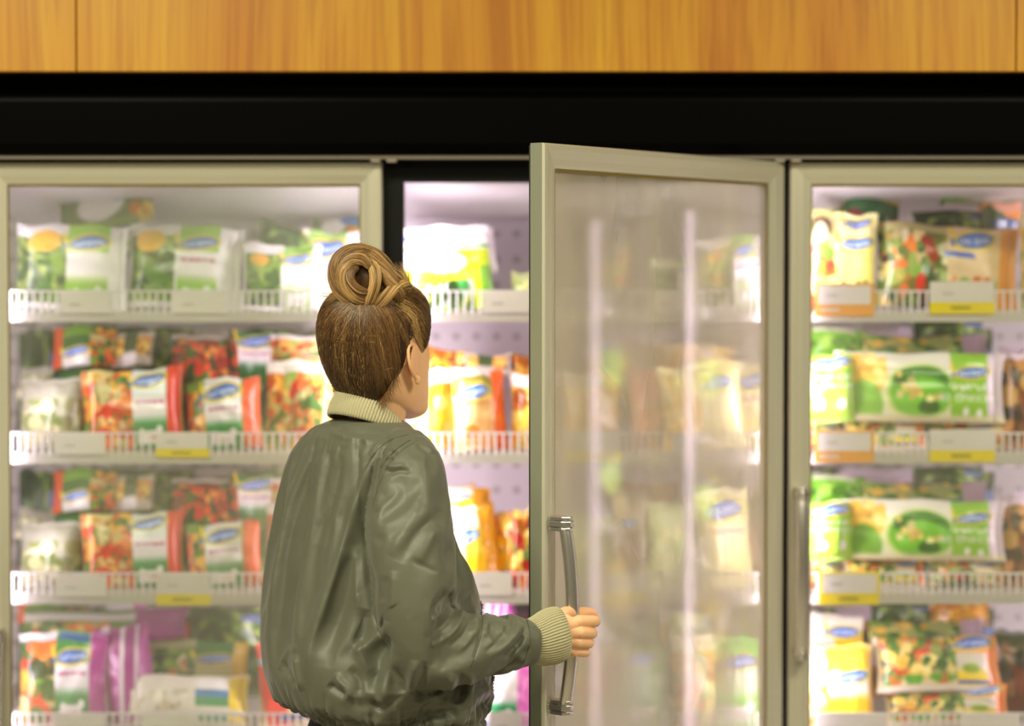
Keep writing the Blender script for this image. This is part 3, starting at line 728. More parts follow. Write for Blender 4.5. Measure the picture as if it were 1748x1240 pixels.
# ---- left bay, shelves 2 and 3 (the same range is stocked twice)
for k, (lv, nm) in enumerate(((1, 'second'), (2, 'third'))):
    dy = 246 * k if k else 0
    def B(x0, y0, x1, y1): return (x0, y0 + dy, x1, y1 + dy)
    T += [
     ('mix_white_red', B(140, 632, 314, 768), F0, 'mixed vegetable bag with red right edge on the %s shelf' % nm, 8, 3, 4, lv),
     ('mix_white_orange', B(318, 648, 446, 768), F0, 'mixed vegetable bag with orange right edge on the %s shelf' % nm, 8, 4, 0, lv),
     ('peas_carrots', B(448, 618, 572, 768), F0 + .01, 'pea and carrot bag left of the person, %s shelf' % nm, 8, 0, -6, lv),
     ('pale_bag', B(30, 650, 142, 768), F0 + .01, 'pale see-through vegetable bag at the left end, %s shelf' % nm, 12, 0, 0, lv),
     ('tilt_green', B(82, 634, 186, 694), F1, 'slanting green bag with blue band and orange end, %s shelf' % nm, 20, -12, 0, None),
     ('carrot_bag', B(86, 558, 196, 628), F1 + .01, 'dark green bag with orange end and blue badge, back of %s shelf' % nm, 25, 2, 0, None),
     ('small_orange', B(188, 568, 262, 626), F1 + .01, 'small golden bag with silver seal, back of %s shelf' % nm, 22, -3, 0, None),
     ('red_mix', B(292, 574, 402, 652), F1, 'red pepper bag at the back, middle of the left bay, %s shelf' % nm, 20, 2, 0, None),
     ('green_label', B(392, 566, 466, 658), F1 + .01, 'green labelled bag beside the red pepper bag, back of %s shelf' % nm, 18, 3, 0, None),
     ('peas_carrots', B(460, 575, 580, 640), F1 + .03, 'orange lit bag stacked behind the pea and carrot bag, %s shelf' % nm, 18, 0, 0, None),
     ('pale_bag', B(28, 628, 90, 680), F1, 'silver grey bag end behind the pale vegetable bag, %s shelf' % nm, 20, -6, 0, None),
     ('dark_greens', B(200, 560, 330, 640), F2 + .02, 'dark bag deep inside the left bay, %s shelf' % nm, 12, 0, 0, None),
    ]
# ---- left bay, bottom shelf
T += [
 ('tomato_mix', (34, 1082, 182, 1248), F0, 'tomato vegetable bag with green label and purple edge, bottom shelf', 6, 0, 3, 3),
 ('purple_end', (172, 1072, 262, 1248), F0 + .035, 'purple end of a bag with pale folds, bottom shelf', 8, 8, 6, 3),
 ('lying_purple', (30, 1046, 318, 1092), F1, 'long flat bag with purple end lying on the tomato bag', 50, 3, 0, None),
 ('broccoli', (246, 1098, 422, 1186), F1, 'broccoli bag with yellow edge and blue badge, bottom shelf', 14, 0, 0, None),
 ('white_lying', (218, 1160, 422, 1222), F0 - .01, 'white flat bag with green, blue and yellow print on bottom shelf', 30, 2, 0, None),
 ('white_lying', (226, 1212, 424, 1250), F0, 'white flat bag lowest in the pile left of the red bag', 25, 0, 0, 3),
 ('red_berries', (440, 1100, 546, 1248), F0, 'beige bag with broad red edges and berries beside the jacket hem', 8, 4, 0, 3),
 ('dark_greens', (320, 1040, 452, 1104), F2, 'dark green bag deep in the bottom of the left bay', 16, 0, 0, None),
 ('magenta_burst', (182, 1030, 250, 1075), F2, 'purple bag top at the back of the bottom shelf', 12, 6, 0, None),
 ('carrot_bag', (30, 1034, 150, 1066), F2, 'dim red and green bag behind the flat bag, bottom shelf', 14, 0, 0, None),
]
NL = len(T)
# ---- middle bay seen through the open doorway
T += [
 ('yellow_greens', (686, 386, 842, 532), F0, 'white and yellow-green bag leaning right on the top shelf, open doorway', 8, 5, 6, 0),
 ('washed_bag', (790, 392, 846, 470), F1 + .02, 'white bag corner showing behind the yellow-green bag', 10, 6, 0, None),
 ('pale_green', (872, 462, 940, 532), F1, 'small pale bag low beside the open door\'s edge, top shelf', 18, 0, 0, 0),
 ('gold_mix', (700, 632, 782, 772), F0, 'golden vegetable bag just right of the person\'s chin', 6, 2, -4, 1),
 ('orange_panel', (772, 632, 866, 772), F0 - .005, 'pale orange bag with blue badge and bright orange side', 8, 3, 8, 1),
 ('gold_dark', (728, 596, 800, 636), F1, 'dark golden bag lying behind the golden vegetable bag', 25, -4, 0, None),
 ('small_orange', (792, 604, 872, 640), F1, 'brown bag lying behind the pale orange bag', 25, 0, 0, None),
 ('gold_mix', (872, 640, 958, 772), F0 + .02, 'golden bag partly hidden by the open door\'s edge', 8, 0, 4, 1),
 ('gold_dark', (870, 608, 950, 652), F1 + .01, 'dark golden bag lying behind the open door\'s edge', 22, 0, 0, None),
 ('yellow_label', (768, 866, 856, 1012), F0, 'yellow bag with blue badge right of the jacket sleeve', 10, 8, 8, 2),
 ('yellow_label', (760, 836, 838, 890), F1, 'yellow bag lying behind and above the other yellow bag', 25, 4, 0, None),
 ('yellow_label', (752, 830, 812, 858), F2, 'orange topped bag highest in the yellow stack', 20, 10, 0, None),
 ('rice_bag', (836, 878, 884, 1012), F0 + .02, 'amber rice bag beside the yellow bag, third shelf', 10, 0, 0, 2),
 ('paella', (872, 872, 950, 1012), F0, 'dark paella vegetable bag next to the open door\'s edge, third shelf', 8, 0, 0, 2),
 ('magenta_burst', (818, 1136, 912, 1250), F0, 'white and magenta bag with price burst below the cuff', 8, 0, 0, 3),
 ('dark_pack', (826, 1030, 912, 1120), F2, 'dark bag at the back above the magenta bag', 12, 0, 0, None),
 ('purple_end', (826, 1024, 880, 1060), F1 + .02, 'magenta bag end just above the sleeve cuff', 14, 10, 0, None),
]
NM = len(T)
# ---- middle bay behind the open door's glass
T += [
 ('faint_green', (1110, 440, 1204, 532), F1, 'faint green bag on the top shelf behind the open door', 8, 0, 0, 0),
 ('small_greens', (1196, 405, 1304, 532), F0, 'bright pale green bag by the post, top shelf behind open door', 8, 4, 0, 0),
 ('fries', (962, 640, 1058, 772), F0, 'golden potato bag behind the open door, left end', 8, 0, 0, 1),
 ('orange_end', (1076, 632, 1132, 772), F0 + .03, 'orange ended bag in the middle behind the open door', 8, 0, 0, 1),
 ('cream_fries', (1128, 622, 1268, 772), F0, 'cream yellow fries bag with blue badge behind the open door', 8, 5, 0, 1),
 ('pale_yellow', (1254, 620, 1306, 772), F0 + .04, 'narrow cream bag against the post, second shelf', 8, -5, 0, 1),
 ('fries', (1130, 590, 1260, 634), F1 + .01, 'cream bag lying behind the fries bag', 25, 0, 0, None),
 ('small_orange', (1000, 598, 1090, 660), F1 + .01, 'dim bag with red corner behind the potato bag', 20, 0, 0, None),
 ('pale_green', (970, 880, 1050, 1012), F0 + .01, 'pale green bag behind the door handle, third shelf', 8, 0, 0, 2),
 ('brown_cone', (1046, 840, 1104, 1012), F0 - .005, 'bag with brown round print behind the open door, third shelf', 8, 0, 0, 2),
 ('pale_green', (1104, 858, 1196, 1012), F0 + .01, 'pale green bag right of the brown printed bag', 8, 0, 0, 2),
 ('pale_yellow', (1192, 838, 1284, 1012), F0, 'pale yellow bag near the post on the third shelf', 8, 4, 0, 2),
 ('dark_pack', (1262, 846, 1306, 1012), F0 + .04, 'narrow dark bag against the post, third shelf', 8, 0, 0, 2),
 ('stirfry', (984, 1106, 1066, 1250), F0, 'stir fry vegetable bag behind the hand, bottom shelf', 8, 0, 0, 3),
 ('teal_bag', (1062, 1108, 1146, 1250), F0 - .005, 'teal bag with blue badge and price burst, bottom shelf', 8, 0, 5, 3),
 ('corn_bag', (1146, 1090, 1226, 1250), F0, 'yellow corn mix bag right of the teal bag', 8, 0, 0, 3),
 ('lime_bag', (1222, 1092, 1304, 1250), F0 - .003, 'bright lime green bag with blue badge by the post', 8, 0, 0, 3),
 ('dark_greens', (1010, 1046, 1130, 1110), F2, 'dark green bag at the back above the teal bag', 14, 0, 0, None),
 ('pale_green', (1136, 1046, 1216, 1096), F1, 'pale grey green bag behind the corn bag', 14, 0, 0, None),
 ('dark_greens', (1216, 1040, 1300, 1096), F2, 'dark green bag at the back above the lime bag', 14, 0, 0, None),
]
NO = len(T)
# ---- right bay
T += [
 ('mushrooms', (1378, 362, 1498, 532), F0, 'pale yellow mushroom bag with two blue badges, top shelf', 7, -3, 0, 0),
 ('veg_orange', (1494, 386, 1744, 532), F0 + .005, 'wide vegetable bag with peach label and orange edge, top shelf', 10, -3, 0, 0),
 ('dark_green_red', (1440, 338, 1540, 390), F1 + .01, 'dark green bag lying behind the pale yellow mushroom bag', 25, -3, 0, None),
 ('dark_greens', (1560, 362, 1700, 410), F1 + .01, 'dim green bag lying behind the wide vegetable bag', 25, 2, 0, None),
 ('orange_squash', (1672, 342, 1752, 396), F1 + .02, 'orange squash bag at the upper right behind the wide bag', 15, 8, 0, None),
 ('top_blue', (1600, 308, 1764, 346), F1 + .015, 'grey bag with blue stripe lying highest at the right', 35, 7, 0, None),
 ('corn_bag', (1744, 360, 1800, 532), F0, 'yellow bag cut by the right picture edge, top shelf', 8, 0, 0, 0),
 ('pale_green', (1382, 330, 1450, 376), F2, 'pale bag at the back left of the right bay, top shelf', 15, 0, 0, None),
]
for k, (lv, nm) in enumerate(((1, 'second'), (2, 'third'))):
    dy = 253 * k
    def B(x0, y0, x1, y1): return (x0, y0 + dy, x1, y1 + dy)
    T += [
     ('broccoli_soup', B(1424, 602, 1718, 724), F0 - .01, 'wide cream soup bag with green bowl print on the %s shelf' % nm, 8, -1, 0, lv),
     ('soup_side', B(1374, 606, 1458, 722), F0 - .02, 'green soup bag cut off by the door frame, %s shelf' % nm, 6, 0, 8, lv),
     ('green_stack', B(1378, 562, 1484, 612), F1, 'bright green bag lying behind the cut off soup bag, %s shelf' % nm, 28, 0, 0, None),
     ('olive_lying', B(1470, 572, 1690, 614), F1 + .01, 'olive bag lying flat behind the wide soup bag, %s shelf' % nm, 30, 1, 0, None),
     ('brown_bag', B(1708, 590, 1790, 768), F0 + .01, 'brown bag cut by the right picture edge, %s shelf' % nm, 8, 0, 0, lv),
     ('dark_greens', B(1560, 545, 1680, 590), F2, 'dark bag deep inside the right bay, %s shelf' % nm, 14, 0, 0, None),
    ]
T += [
 ('yellow_white', (1376, 1106, 1492, 1250), F0, 'white and yellow bag with blue badge, bottom shelf right bay', 10, 0, 6, 3),
 ('yellow_flat', (1374, 1052, 1478, 1110), F1, 'white and yellow bag lying above its twin by the door frame', 24, -4, 0, None),
 ('pizza_mix', (1494, 1094, 1712, 1182), F0 + .005, 'mixed vegetable bag with orange and yellow label, upper of two', 22, 2, 0, None),
 ('pizza_mix', (1510, 1176, 1722, 1250), F0, 'mixed vegetable bag with yellow label, lower of two', 18, 1, 0, 3),
 ('dark_pack', (1700, 1080, 1790, 1250), F0 + .02, 'dark vegetable bag at the lower right picture edge', 8, 0, 0, 3),
 ('olive_lying', (1480, 1062, 1680, 1100), F1 + .03, 'dim striped bag lying behind the mixed vegetable bags', 28, -1, 0, None),
 ('rice_bag', (1590, 1032, 1690, 1070), F2, 'amber bag at the back of the bottom shelf, right bay', 18, 0, 0, None),
 ('dark_greens', (1484, 1030, 1590, 1066), F2, 'dark green bag at the back of the bottom shelf, right bay', 18, 0, 0, None),
]
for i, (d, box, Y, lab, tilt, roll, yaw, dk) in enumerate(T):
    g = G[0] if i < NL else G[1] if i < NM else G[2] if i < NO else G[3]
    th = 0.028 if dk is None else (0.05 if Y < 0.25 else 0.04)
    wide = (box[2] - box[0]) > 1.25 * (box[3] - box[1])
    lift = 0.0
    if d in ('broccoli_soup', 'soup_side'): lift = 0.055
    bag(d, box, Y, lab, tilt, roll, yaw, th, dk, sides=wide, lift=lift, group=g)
# dark bags added to fill the shelves and darken the gaps at the back
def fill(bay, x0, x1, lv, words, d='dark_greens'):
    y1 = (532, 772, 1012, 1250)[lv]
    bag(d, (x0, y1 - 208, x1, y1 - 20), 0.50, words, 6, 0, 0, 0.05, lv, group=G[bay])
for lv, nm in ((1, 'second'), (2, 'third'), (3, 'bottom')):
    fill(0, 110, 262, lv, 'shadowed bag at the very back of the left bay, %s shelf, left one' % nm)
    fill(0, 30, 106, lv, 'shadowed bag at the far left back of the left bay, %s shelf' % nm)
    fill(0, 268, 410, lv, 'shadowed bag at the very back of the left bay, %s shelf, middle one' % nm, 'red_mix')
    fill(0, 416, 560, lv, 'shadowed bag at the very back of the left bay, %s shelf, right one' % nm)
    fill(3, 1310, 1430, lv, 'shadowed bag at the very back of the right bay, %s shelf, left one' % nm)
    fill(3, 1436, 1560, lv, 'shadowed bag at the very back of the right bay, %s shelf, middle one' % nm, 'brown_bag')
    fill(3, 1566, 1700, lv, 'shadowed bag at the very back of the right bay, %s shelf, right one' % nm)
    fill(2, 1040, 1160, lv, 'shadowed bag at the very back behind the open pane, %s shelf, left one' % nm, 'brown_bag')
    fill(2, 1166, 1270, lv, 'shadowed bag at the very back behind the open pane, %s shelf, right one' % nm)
# what the raised soup bags stand on: a lower layer peeping out over the fence
for k, (lv, nm) in enumerate(((1, 'second'), (2, 'third'))):
    dy = 243 * k
    for (x0, x1, d, lab) in ((1380, 1436, 'mushrooms', 'cream mushroom bag end under the cut off soup bag, %s shelf'),
                             (1440, 1580, 'pizza_mix', 'vegetable bag lying under the left of the wide soup bag, %s shelf'),
                             (1584, 1748, 'veg_orange', 'peach labelled bag lying under the right of the wide soup bag, %s shelf')):
        bag(d, (x0, 716 + dy, x1, 768 + dy), 0.20, lab % nm, 20, 0, 0, 0.04, lv, sides=True, group=G[3])

# bays beyond the picture's right edge: only met in the open pane's reflection
src = [o for o in COL.objects if o.name.startswith('frozen_food_bag') and o.location.x > 0.5 and o.location.y < 0.25]
for bay in (1, 2):
    for o in src:
        c = o.copy(); COL.objects.link(c); c.location.x += 0.755 * bay
        c['label'] = 'frozen food bag in the shelves further right'; c['group'] = 'bags beyond the right door'

# ------------------------------------------------------------------ price tags
def price_tag(x0, y0, x1, y1, style, label):
    Y = 0.1015
    a = P(x0, y1, Y); b = P(x1, y0, Y); w = b.x - a.x; h = b.z - a.z
    t = empty('price_tag', ((a.x + b.x) / 2, Y, a.z))
    tag(t, label, 'price tag', 'price tags on the shelf fences')
    X0_, X1_ = -w / 2, w / 2
    split = 0.0 if style == 'plain' else h * 0.36
    paper = 'plain'
    if style in ('orange', 'yellow_frame'):
        c = ORANGE if style == 'orange' else YELLOW
        MB().box(X0_, 0, 0, X1_, 0.0015, h).build('tag_frame', c, t, bevel=0.0005)
        MB().box(X0_ + 0.007, -0.0008, split, X1_ - 0.006, -0.0001, h - 0.004).build('price_card', PAPER, t)
    elif style == 'yellow':
        MB().box(X0_, 0, split, X1_, 0.0015, h).build('price_card', PAPER, t, bevel=0.0005)
        MB().box(X0_, -0.0004, 0, X1_ + 0.002, 0.0012, split - 0.0003).build('yellow_strip', YELLOW, t)
    else:
        MB().box(X0_, 0, 0, X1_, 0.0015, h).build('price_card', PAPER, t, bevel=0.0005)
    p = MB(); m = split + (h - split) * 0.38
    x = X0_ + w * 0.2
    for k in range(5):
        p.box(x, -0.0015, m, x + 0.003, -0.001, m + 0.0032); x += 0.0042
    p.build('printed_digits', PRINT, t)
    if style != 'plain':
        p = MB(); x = -0.02 if style != 'orange' else X0_ + 0.01
        for k in range(8):
            p.box(x, -0.0012, split * 0.38, x + 0.0034, -0.0006, split * 0.66); x += 0.0048
        p.build('strip_print', mat('strip_print_dark', (150, 140, 30), 0.6) if style != 'orange' else PAPER, t)
    # clip that hooks over the fence's top wire
    MB().box(-0.012, 0.0005, h - 0.004, 0.012, 0.0055, h + 0.001).build('hook_clip', PAPER, t)
TAGS = [
 (102, 499, 187, 535, 'plain', 'white price tag on the top shelf under the green bean bag'),
 (295, 499, 384, 535, 'plain', 'lilac white price tag on the top shelf under the spinach bag'),
 (93, 740, 180, 776, 'plain', 'white price tag at the left of the left bay, second shelf'),
 (266, 740, 355, 781, 'yellow', 'white tag with thin yellow foot, second shelf of left bay'),
 (95, 983, 182, 1019, 'plain', 'white price tag at the left of the left bay, third shelf'),
 (267, 980, 358, 1034, 'yellow', 'white tag with bright yellow strip, third shelf of left bay'),
 (92, 1221, 178, 1258, 'plain', 'white price tag under the tomato bag, bottom shelf'),
 (245, 1221, 330, 1258, 'plain', 'white price tag under the lying white bag, bottom shelf'),
 (825, 497, 903, 534, 'plain', 'white price tag left of the open door, top shelf'),
 (806, 977, 874, 1017, 'plain', 'white price tag above the forearm in the open doorway'),
 (836, 1216, 892, 1258, 'plain', 'white price tag below the sleeve in the open doorway'),
 (966, 736, 1060, 790, 'yellow', 'tag with yellow strip behind the open pane, second shelf'),
 (1146, 738, 1204, 778, 'plain', 'white price tag behind the open pane, right of the yellow one'),
 (1008, 976, 1101, 1032, 'yellow', 'tag with yellow strip behind the open pane, third shelf'),
 (1112, 499, 1192, 535, 'plain', 'white price tag behind the open pane, top shelf'),
 (1391, 484, 1492, 540, 'orange', 'orange framed price tag on the top shelf of the right bay'),
 (1587, 481, 1697, 536, 'yellow', 'tag with yellow strip on the top shelf of the right bay'),
 (1391, 735, 1492, 790, 'orange', 'orange framed price tag on the second shelf of the right bay'),
 (1587, 734, 1697, 789, 'yellow', 'tag with yellow strip on the second shelf of the right bay'),
 (1398, 977, 1501, 1033, 'yellow_frame', 'bright yellow framed price tag on the third shelf'),
 (1392, 1219, 1510, 1262, 'plain', 'white price tag under the white and yellow bag, right bay'),
 (1640, 1219, 1742, 1262, 'plain', 'white price tag at the lower right corner'),
]
for a in TAGS: price_tag(*a)
# ------------------------------------------------------------------ the person
from mathutils import noise as mnoise
YB = -0.58
ALPHA = math.radians(52)                   # the way the body faces, from +y towards +x
RIGHT = Vector((math.cos(ALPHA), -math.sin(ALPHA), 0)); FWD = Vector((math.sin(ALPHA), math.cos(ALPHA), 0))
SB = SC(YB)

def remesh(mb, voxel, smooth=4, fac=0.5):
    me = mb.mesh('tmp')
    o = bpy.data.objects.new('tmp', me); COL.objects.link(o)
    r = o.modifiers.new('r', 'REMESH'); r.mode = 'VOXEL'; r.voxel_size = voxel; r.use_smooth_shade = True
    if smooth:
        s = o.modifiers.new('s', 'SMOOTH'); s.iterations = smooth; s.factor = fac
    dg = bpy.context.evaluated_depsgraph_get(); dg.update()
    out = bpy.data.meshes.new_from_object(o.evaluated_get(dg))
    bpy.data.objects.remove(o)
    return out
def get_co(me):
    a = np.empty(len(me.vertices) * 3, dtype=np.float64); me.vertices.foreach_get('co', a); return a.reshape(-1, 3)
def get_no(me):
    a = np.empty(len(me.vertices) * 3, dtype=np.float32); me.vertices.foreach_get('normal', a); return a.reshape(-1, 3).astype(float)
def set_co(me, a):
    me.vertices.foreach_set('co', a.astype(np.float32).ravel()); me.update()
def set_print(me, cols):
    at = me.color_attributes.new('print', 'FLOAT_COLOR', 'POINT')
    c = np.ones((len(me.vertices), 4), dtype=np.float32); c[:, :3] = cols
    at.data.foreach_set('color', c.ravel())
def ring(c, a, b, ang=ALPHA, n=72, e=2.2):
    R = Vector((math.cos(ang), -math.sin(ang), 0)); Fd = Vector((math.sin(ang), math.cos(ang), 0))
    out = []
    for k in range(n):
        th = 2 * PI * k / n
        x = abs(math.cos(th)) ** (2 / e) * math.copysign(1, math.cos(th)); y = abs(math.sin(th)) ** (2 / e) * math.copysign(1, math.sin(th))
        out.append(c + R * (a * x) + Fd * (b * y))
    return out
def loft(mb, rings, cap=True, closed=False):
    n = len(rings[0]); vs = [p for r in rings for p in r]; fs = []
    m = len(rings)
    for i in range(m if closed else m - 1):
        j = (i + 1) % m
        for k in range(n):
            k2 = (k + 1) % n
            fs.append((i*n+k, i*n+k2, j*n+k2, j*n+k))
    if cap and not closed:
        fs.append(tuple(range(n-1, -1, -1))); fs.append(tuple((m-1)*n + k for k in range(n)))
    return mb.add(vs, fs)
def resample(rows, n):
    rows = np.array(rows, dtype=float); t = np.arange(len(rows)); u = np.linspace(0, len(rows) - 1, n)
    # smooth interpolation (Catmull-Rom)
    out = []
    for x in u:
        i = min(int(x), len(rows) - 2); f = x - i
        p0, p1, p2, p3 = rows[max(i-1, 0)], rows[i], rows[i+1], rows[min(i+2, len(rows)-1)]
        out.append(0.5 * ((2*p1) + (-p0+p2)*f + (2*p0-5*p1+4*p2-p3)*f*f + (-p0+3*p1-3*p2+p3)*f**3))
    return np.array(out)
def ball(mb, c, r, s=(1, 1, 1), n=16, rot=None):
    vs = []; fs = []; c = Vector(c)
    for i in range(n + 1):
        ph = PI * i / n
        for k in range(n * 2):
            th = PI * k / n
            p = Vector((math.sin(ph) * math.cos(th) * s[0], math.sin(ph) * math.sin(th) * s[1], math.cos(ph) * s[2])) * r
            if rot is not None: p = rot @ p
            vs.append(c + p)
    m = n * 2
    for i in range(n):
        for k in range(m):
            fs.append((i*m+k, i*m+(k+1) % m, (i+1)*m+(k+1) % m, (i+1)*m+k))
    return mb.add(vs, fs)
def limb(mb, pts, rs, seg=24):
    """tapered rounded limb along joints"""
    rows = resample([(*p, r) for p, r in zip(pts, rs)], max(6, len(pts) * 6))
    mb.tube([Vector(r[:3]) for r in rows], [r[3] for r in rows], seg)
    ball(mb, rows[0][:3], rows[0][3]); ball(mb, rows[-1][:3], rows[-1][3])
    return mb

# ---------------- torso sections measured from the photograph's silhouette: (row, left, right, depth ratio)
TS = [(716, 566, 686, .90), (726, 545, 700, .72), (742, 522, 716, .62), (764, 503, 731, .56), (800, 485, 742, .56), (840, 472, 748, .62),
      (890, 466, 765, .72), (940, 463, 788, .80), (1000, 462, 813, .86), (1060, 463, 827, .88), (1110, 467, 833, .87), (1145, 476, 834, .86),
      (1172, 488, 832, .84), (1195, 500, 828, .82), (1208, 514, 824, .80), (1216, 518, 823, .79), (1236, 520, 821, .79)]
def torso_section(row, shrink=0.0):
    py, L, R, r = row
    c = P((L + R) / 2, py, YB); hw = (R - L) / 2 / SB
    a = hw / math.sqrt(.379 + .621 * r * r) - shrink
    return c, a, a * r + (shrink * (r - 1) if shrink else 0)
mb = MB()
rows = resample(TS, 60)
rings = []
for r in rows:
    c, a, b = torso_section(r)
    low = min(1, max(0, (r[0] - 1080) / 130)) ** 1.5
    rr = ring(c, a, b, e=2.25)
    rings.append([p - Vector((0, 0, 0.075 * low * (p.x - c.x))) for p in rr])
loft(mb, rings)
ARM = [(692, 774, -.672, .042), (700, 802, -.700, .054), (699, 842, -.722, .058), (694, 900, -.744, .067), (702, 970, -.758, .066), (708, 1030, -.764, .063),
       (728, 1076, -.760, .0570), (768, 1092, -.748, .0530), (815, 1095, -.730, .050), (865, 1097, -.708, .0445), (900, 1098, -.692, .039), (916, 1098, -.686, .0355)]
def arm_pts(n=60):
    rr = resample(ARM, n)
    return [P(r[0], r[1], r[2]) for r in rr], [r[3] for r in rr]
ap, ar = arm_pts()
mb.tube(ap, ar, 40); ball(mb, ap[0], ar[0])
# far sleeve, bent forward
LARM = [Vector(v) for v in ((-.315, -.475, P(0, 795, -.47).z), (-.318, -.46, P(0, 850, -.46).z), (-.290, -.42, P(0, 960, -.42).z), (-.262, -.39, P(0, 1045, -.39).z), (-.245, -.345, P(0, 1060, -.34).z), (-.225, -.285, P(0, 1030, -.28).z))]
limb(mb, LARM, (.046, .052, .054, .052, .045, .036))

def drape(mb, core, frames=24, grow=0.075, cell=0.0078):
    """let the cut of the jacket settle over the trunk: surplus cloth buckles into folds"""
    me = remesh(mb, cell, 3)
    o = bpy.data.objects.new('cloth', me); COL.objects.link(o)
    co = get_co(me); X, Y = project(co)
    vg = o.vertex_groups.new(name='pin')
    near_hem = co[:, 2] + 0.075 * (co[:, 0] - P(670, 1200, YB).x) < P(670, 1213, YB).z
    near_neck = (Y < 742) & (np.abs(co[:, 0] - P(626, 0, YB).x) < .085)
    d_cuff = np.linalg.norm(co - np.array(ap[-1]), axis=1) < 0.052
    far = np.linalg.norm(co - np.array(LARM[-1]), axis=1) < 0.09
    for i in np.nonzero(near_hem | near_neck | d_cuff | far)[0]: vg.add([int(i)], 1.0, 'REPLACE')
    soft = (~(near_hem | near_neck | d_cuff | far)) & (Y < 800)
    for i in np.nonzero(soft)[0]: vg.add([int(i)], 0.25, 'REPLACE')
    cl = o.modifiers.new('cloth', 'CLOTH'); st = cl.settings
    st.quality = 6; st.mass = 0.12; st.tension_stiffness = 28; st.compression_stiffness = 28; st.shear_stiffness = 14
    st.bending_stiffness = 2.2; st.tension_damping = 12; st.compression_damping = 12; st.shear_damping = 12; st.bending_damping = 0.6
    st.vertex_group_mass = 'pin'; st.pin_stiffness = 1.0; st.shrink_min = -grow; st.shrink_max = -grow
    st.air_damping = 4.0; st.use_pressure = True; st.uniform_pressure_force = 0.4; st.effector_weights.gravity = 0.35
    cl.collision_settings.use_collision = True; cl.collision_settings.distance_min = 0.003; cl.collision_settings.collision_quality = 3
    cl.collision_settings.use_self_collision = False
    cme = remesh(core, 0.012, 3); c = bpy.data.objects.new('core', cme); COL.objects.link(c)
    k = c.modifiers.new('col', 'COLLISION'); c.collision.thickness_outer = 0.003
    cl.point_cache.frame_start = 1; cl.point_cache.frame_end = frames
    scene.frame_start = 1; scene.frame_end = frames
    for f in range(1, frames + 1): scene.frame_set(f)
    sd = o.modifiers.new('sub', 'SUBSURF'); sd.levels = 2; sd.render_levels = 2
    dg = bpy.context.evaluated_depsgraph_get(); dg.update()
    out = bpy.data.meshes.new_from_object(o.evaluated_get(dg))
    bpy.data.objects.remove(o); bpy.data.objects.remove(c)
    scene.frame_set(1)
    return out
def project(co):
    d = co - np.array(CAM)
    depth = d[:, 1] * _c - d[:, 2] * _s; up = d[:, 1] * _s + d[:, 2] * _c
    return 874 + d[:, 0] / depth * F_PX, 620 - up / depth * F_PX
core = MB(); crs = []
for r in resample(TS, 24):
    c, a, b = torso_section(r); crs.append(ring(c, max(a - .022, .03), max(b - .022, .03)))
loft(core, crs)
limb(core, ap[2::6], [max(q - (.022 if i < 5 else .012), .024) for i, q in enumerate(ar[2::6])]); limb(core, LARM, (.03, .034, .034, .034, .030, .024))

jme = drape(mb, core)


co = get_co(jme)
def project(co):
    d = co - np.array(CAM)
    depth = d[:, 1] * _c - d[:, 2] * _s; up = d[:, 1] * _s + d[:, 2] * _c
    return 874 + d[:, 0] / depth * F_PX, 620 - up / depth * F_PX
def seg_dist(px, py, pts):
    """distance to a polyline in measure units, signed (left of travel +), and the 0..1 position along it"""
    best = np.full(px.shape, 1e9); sgn = np.zeros(px.shape); par = np.zeros(px.shape)
    L = [0]
    for a, b in zip(pts[:-1], pts[1:]): L.append(L[-1] + math.hypot(b[0]-a[0], b[1]-a[1]))
    for i, (a, b) in enumerate(zip(pts[:-1], pts[1:])):
        vx, vy = b[0]-a[0], b[1]-a[1]; ll = vx*vx + vy*vy
        t = np.clip(((px - a[0]) * vx + (py - a[1]) * vy) / ll, 0, 1)
        dx = px - a[0] - t * vx; dy = py - a[1] - t * vy
        d = np.hypot(dx, dy); m = d < best
        best = np.where(m, d, best); cr = vx * dy - vy * dx
        sgn = np.where(m, -np.sign(cr), sgn); par = np.where(m, (L[i] + t * (L[i+1]-L[i])) / L[-1], par)
    return best, sgn, par
def smooth_line(pts, n=24):
    return [tuple(r) for r in resample(pts, n)]
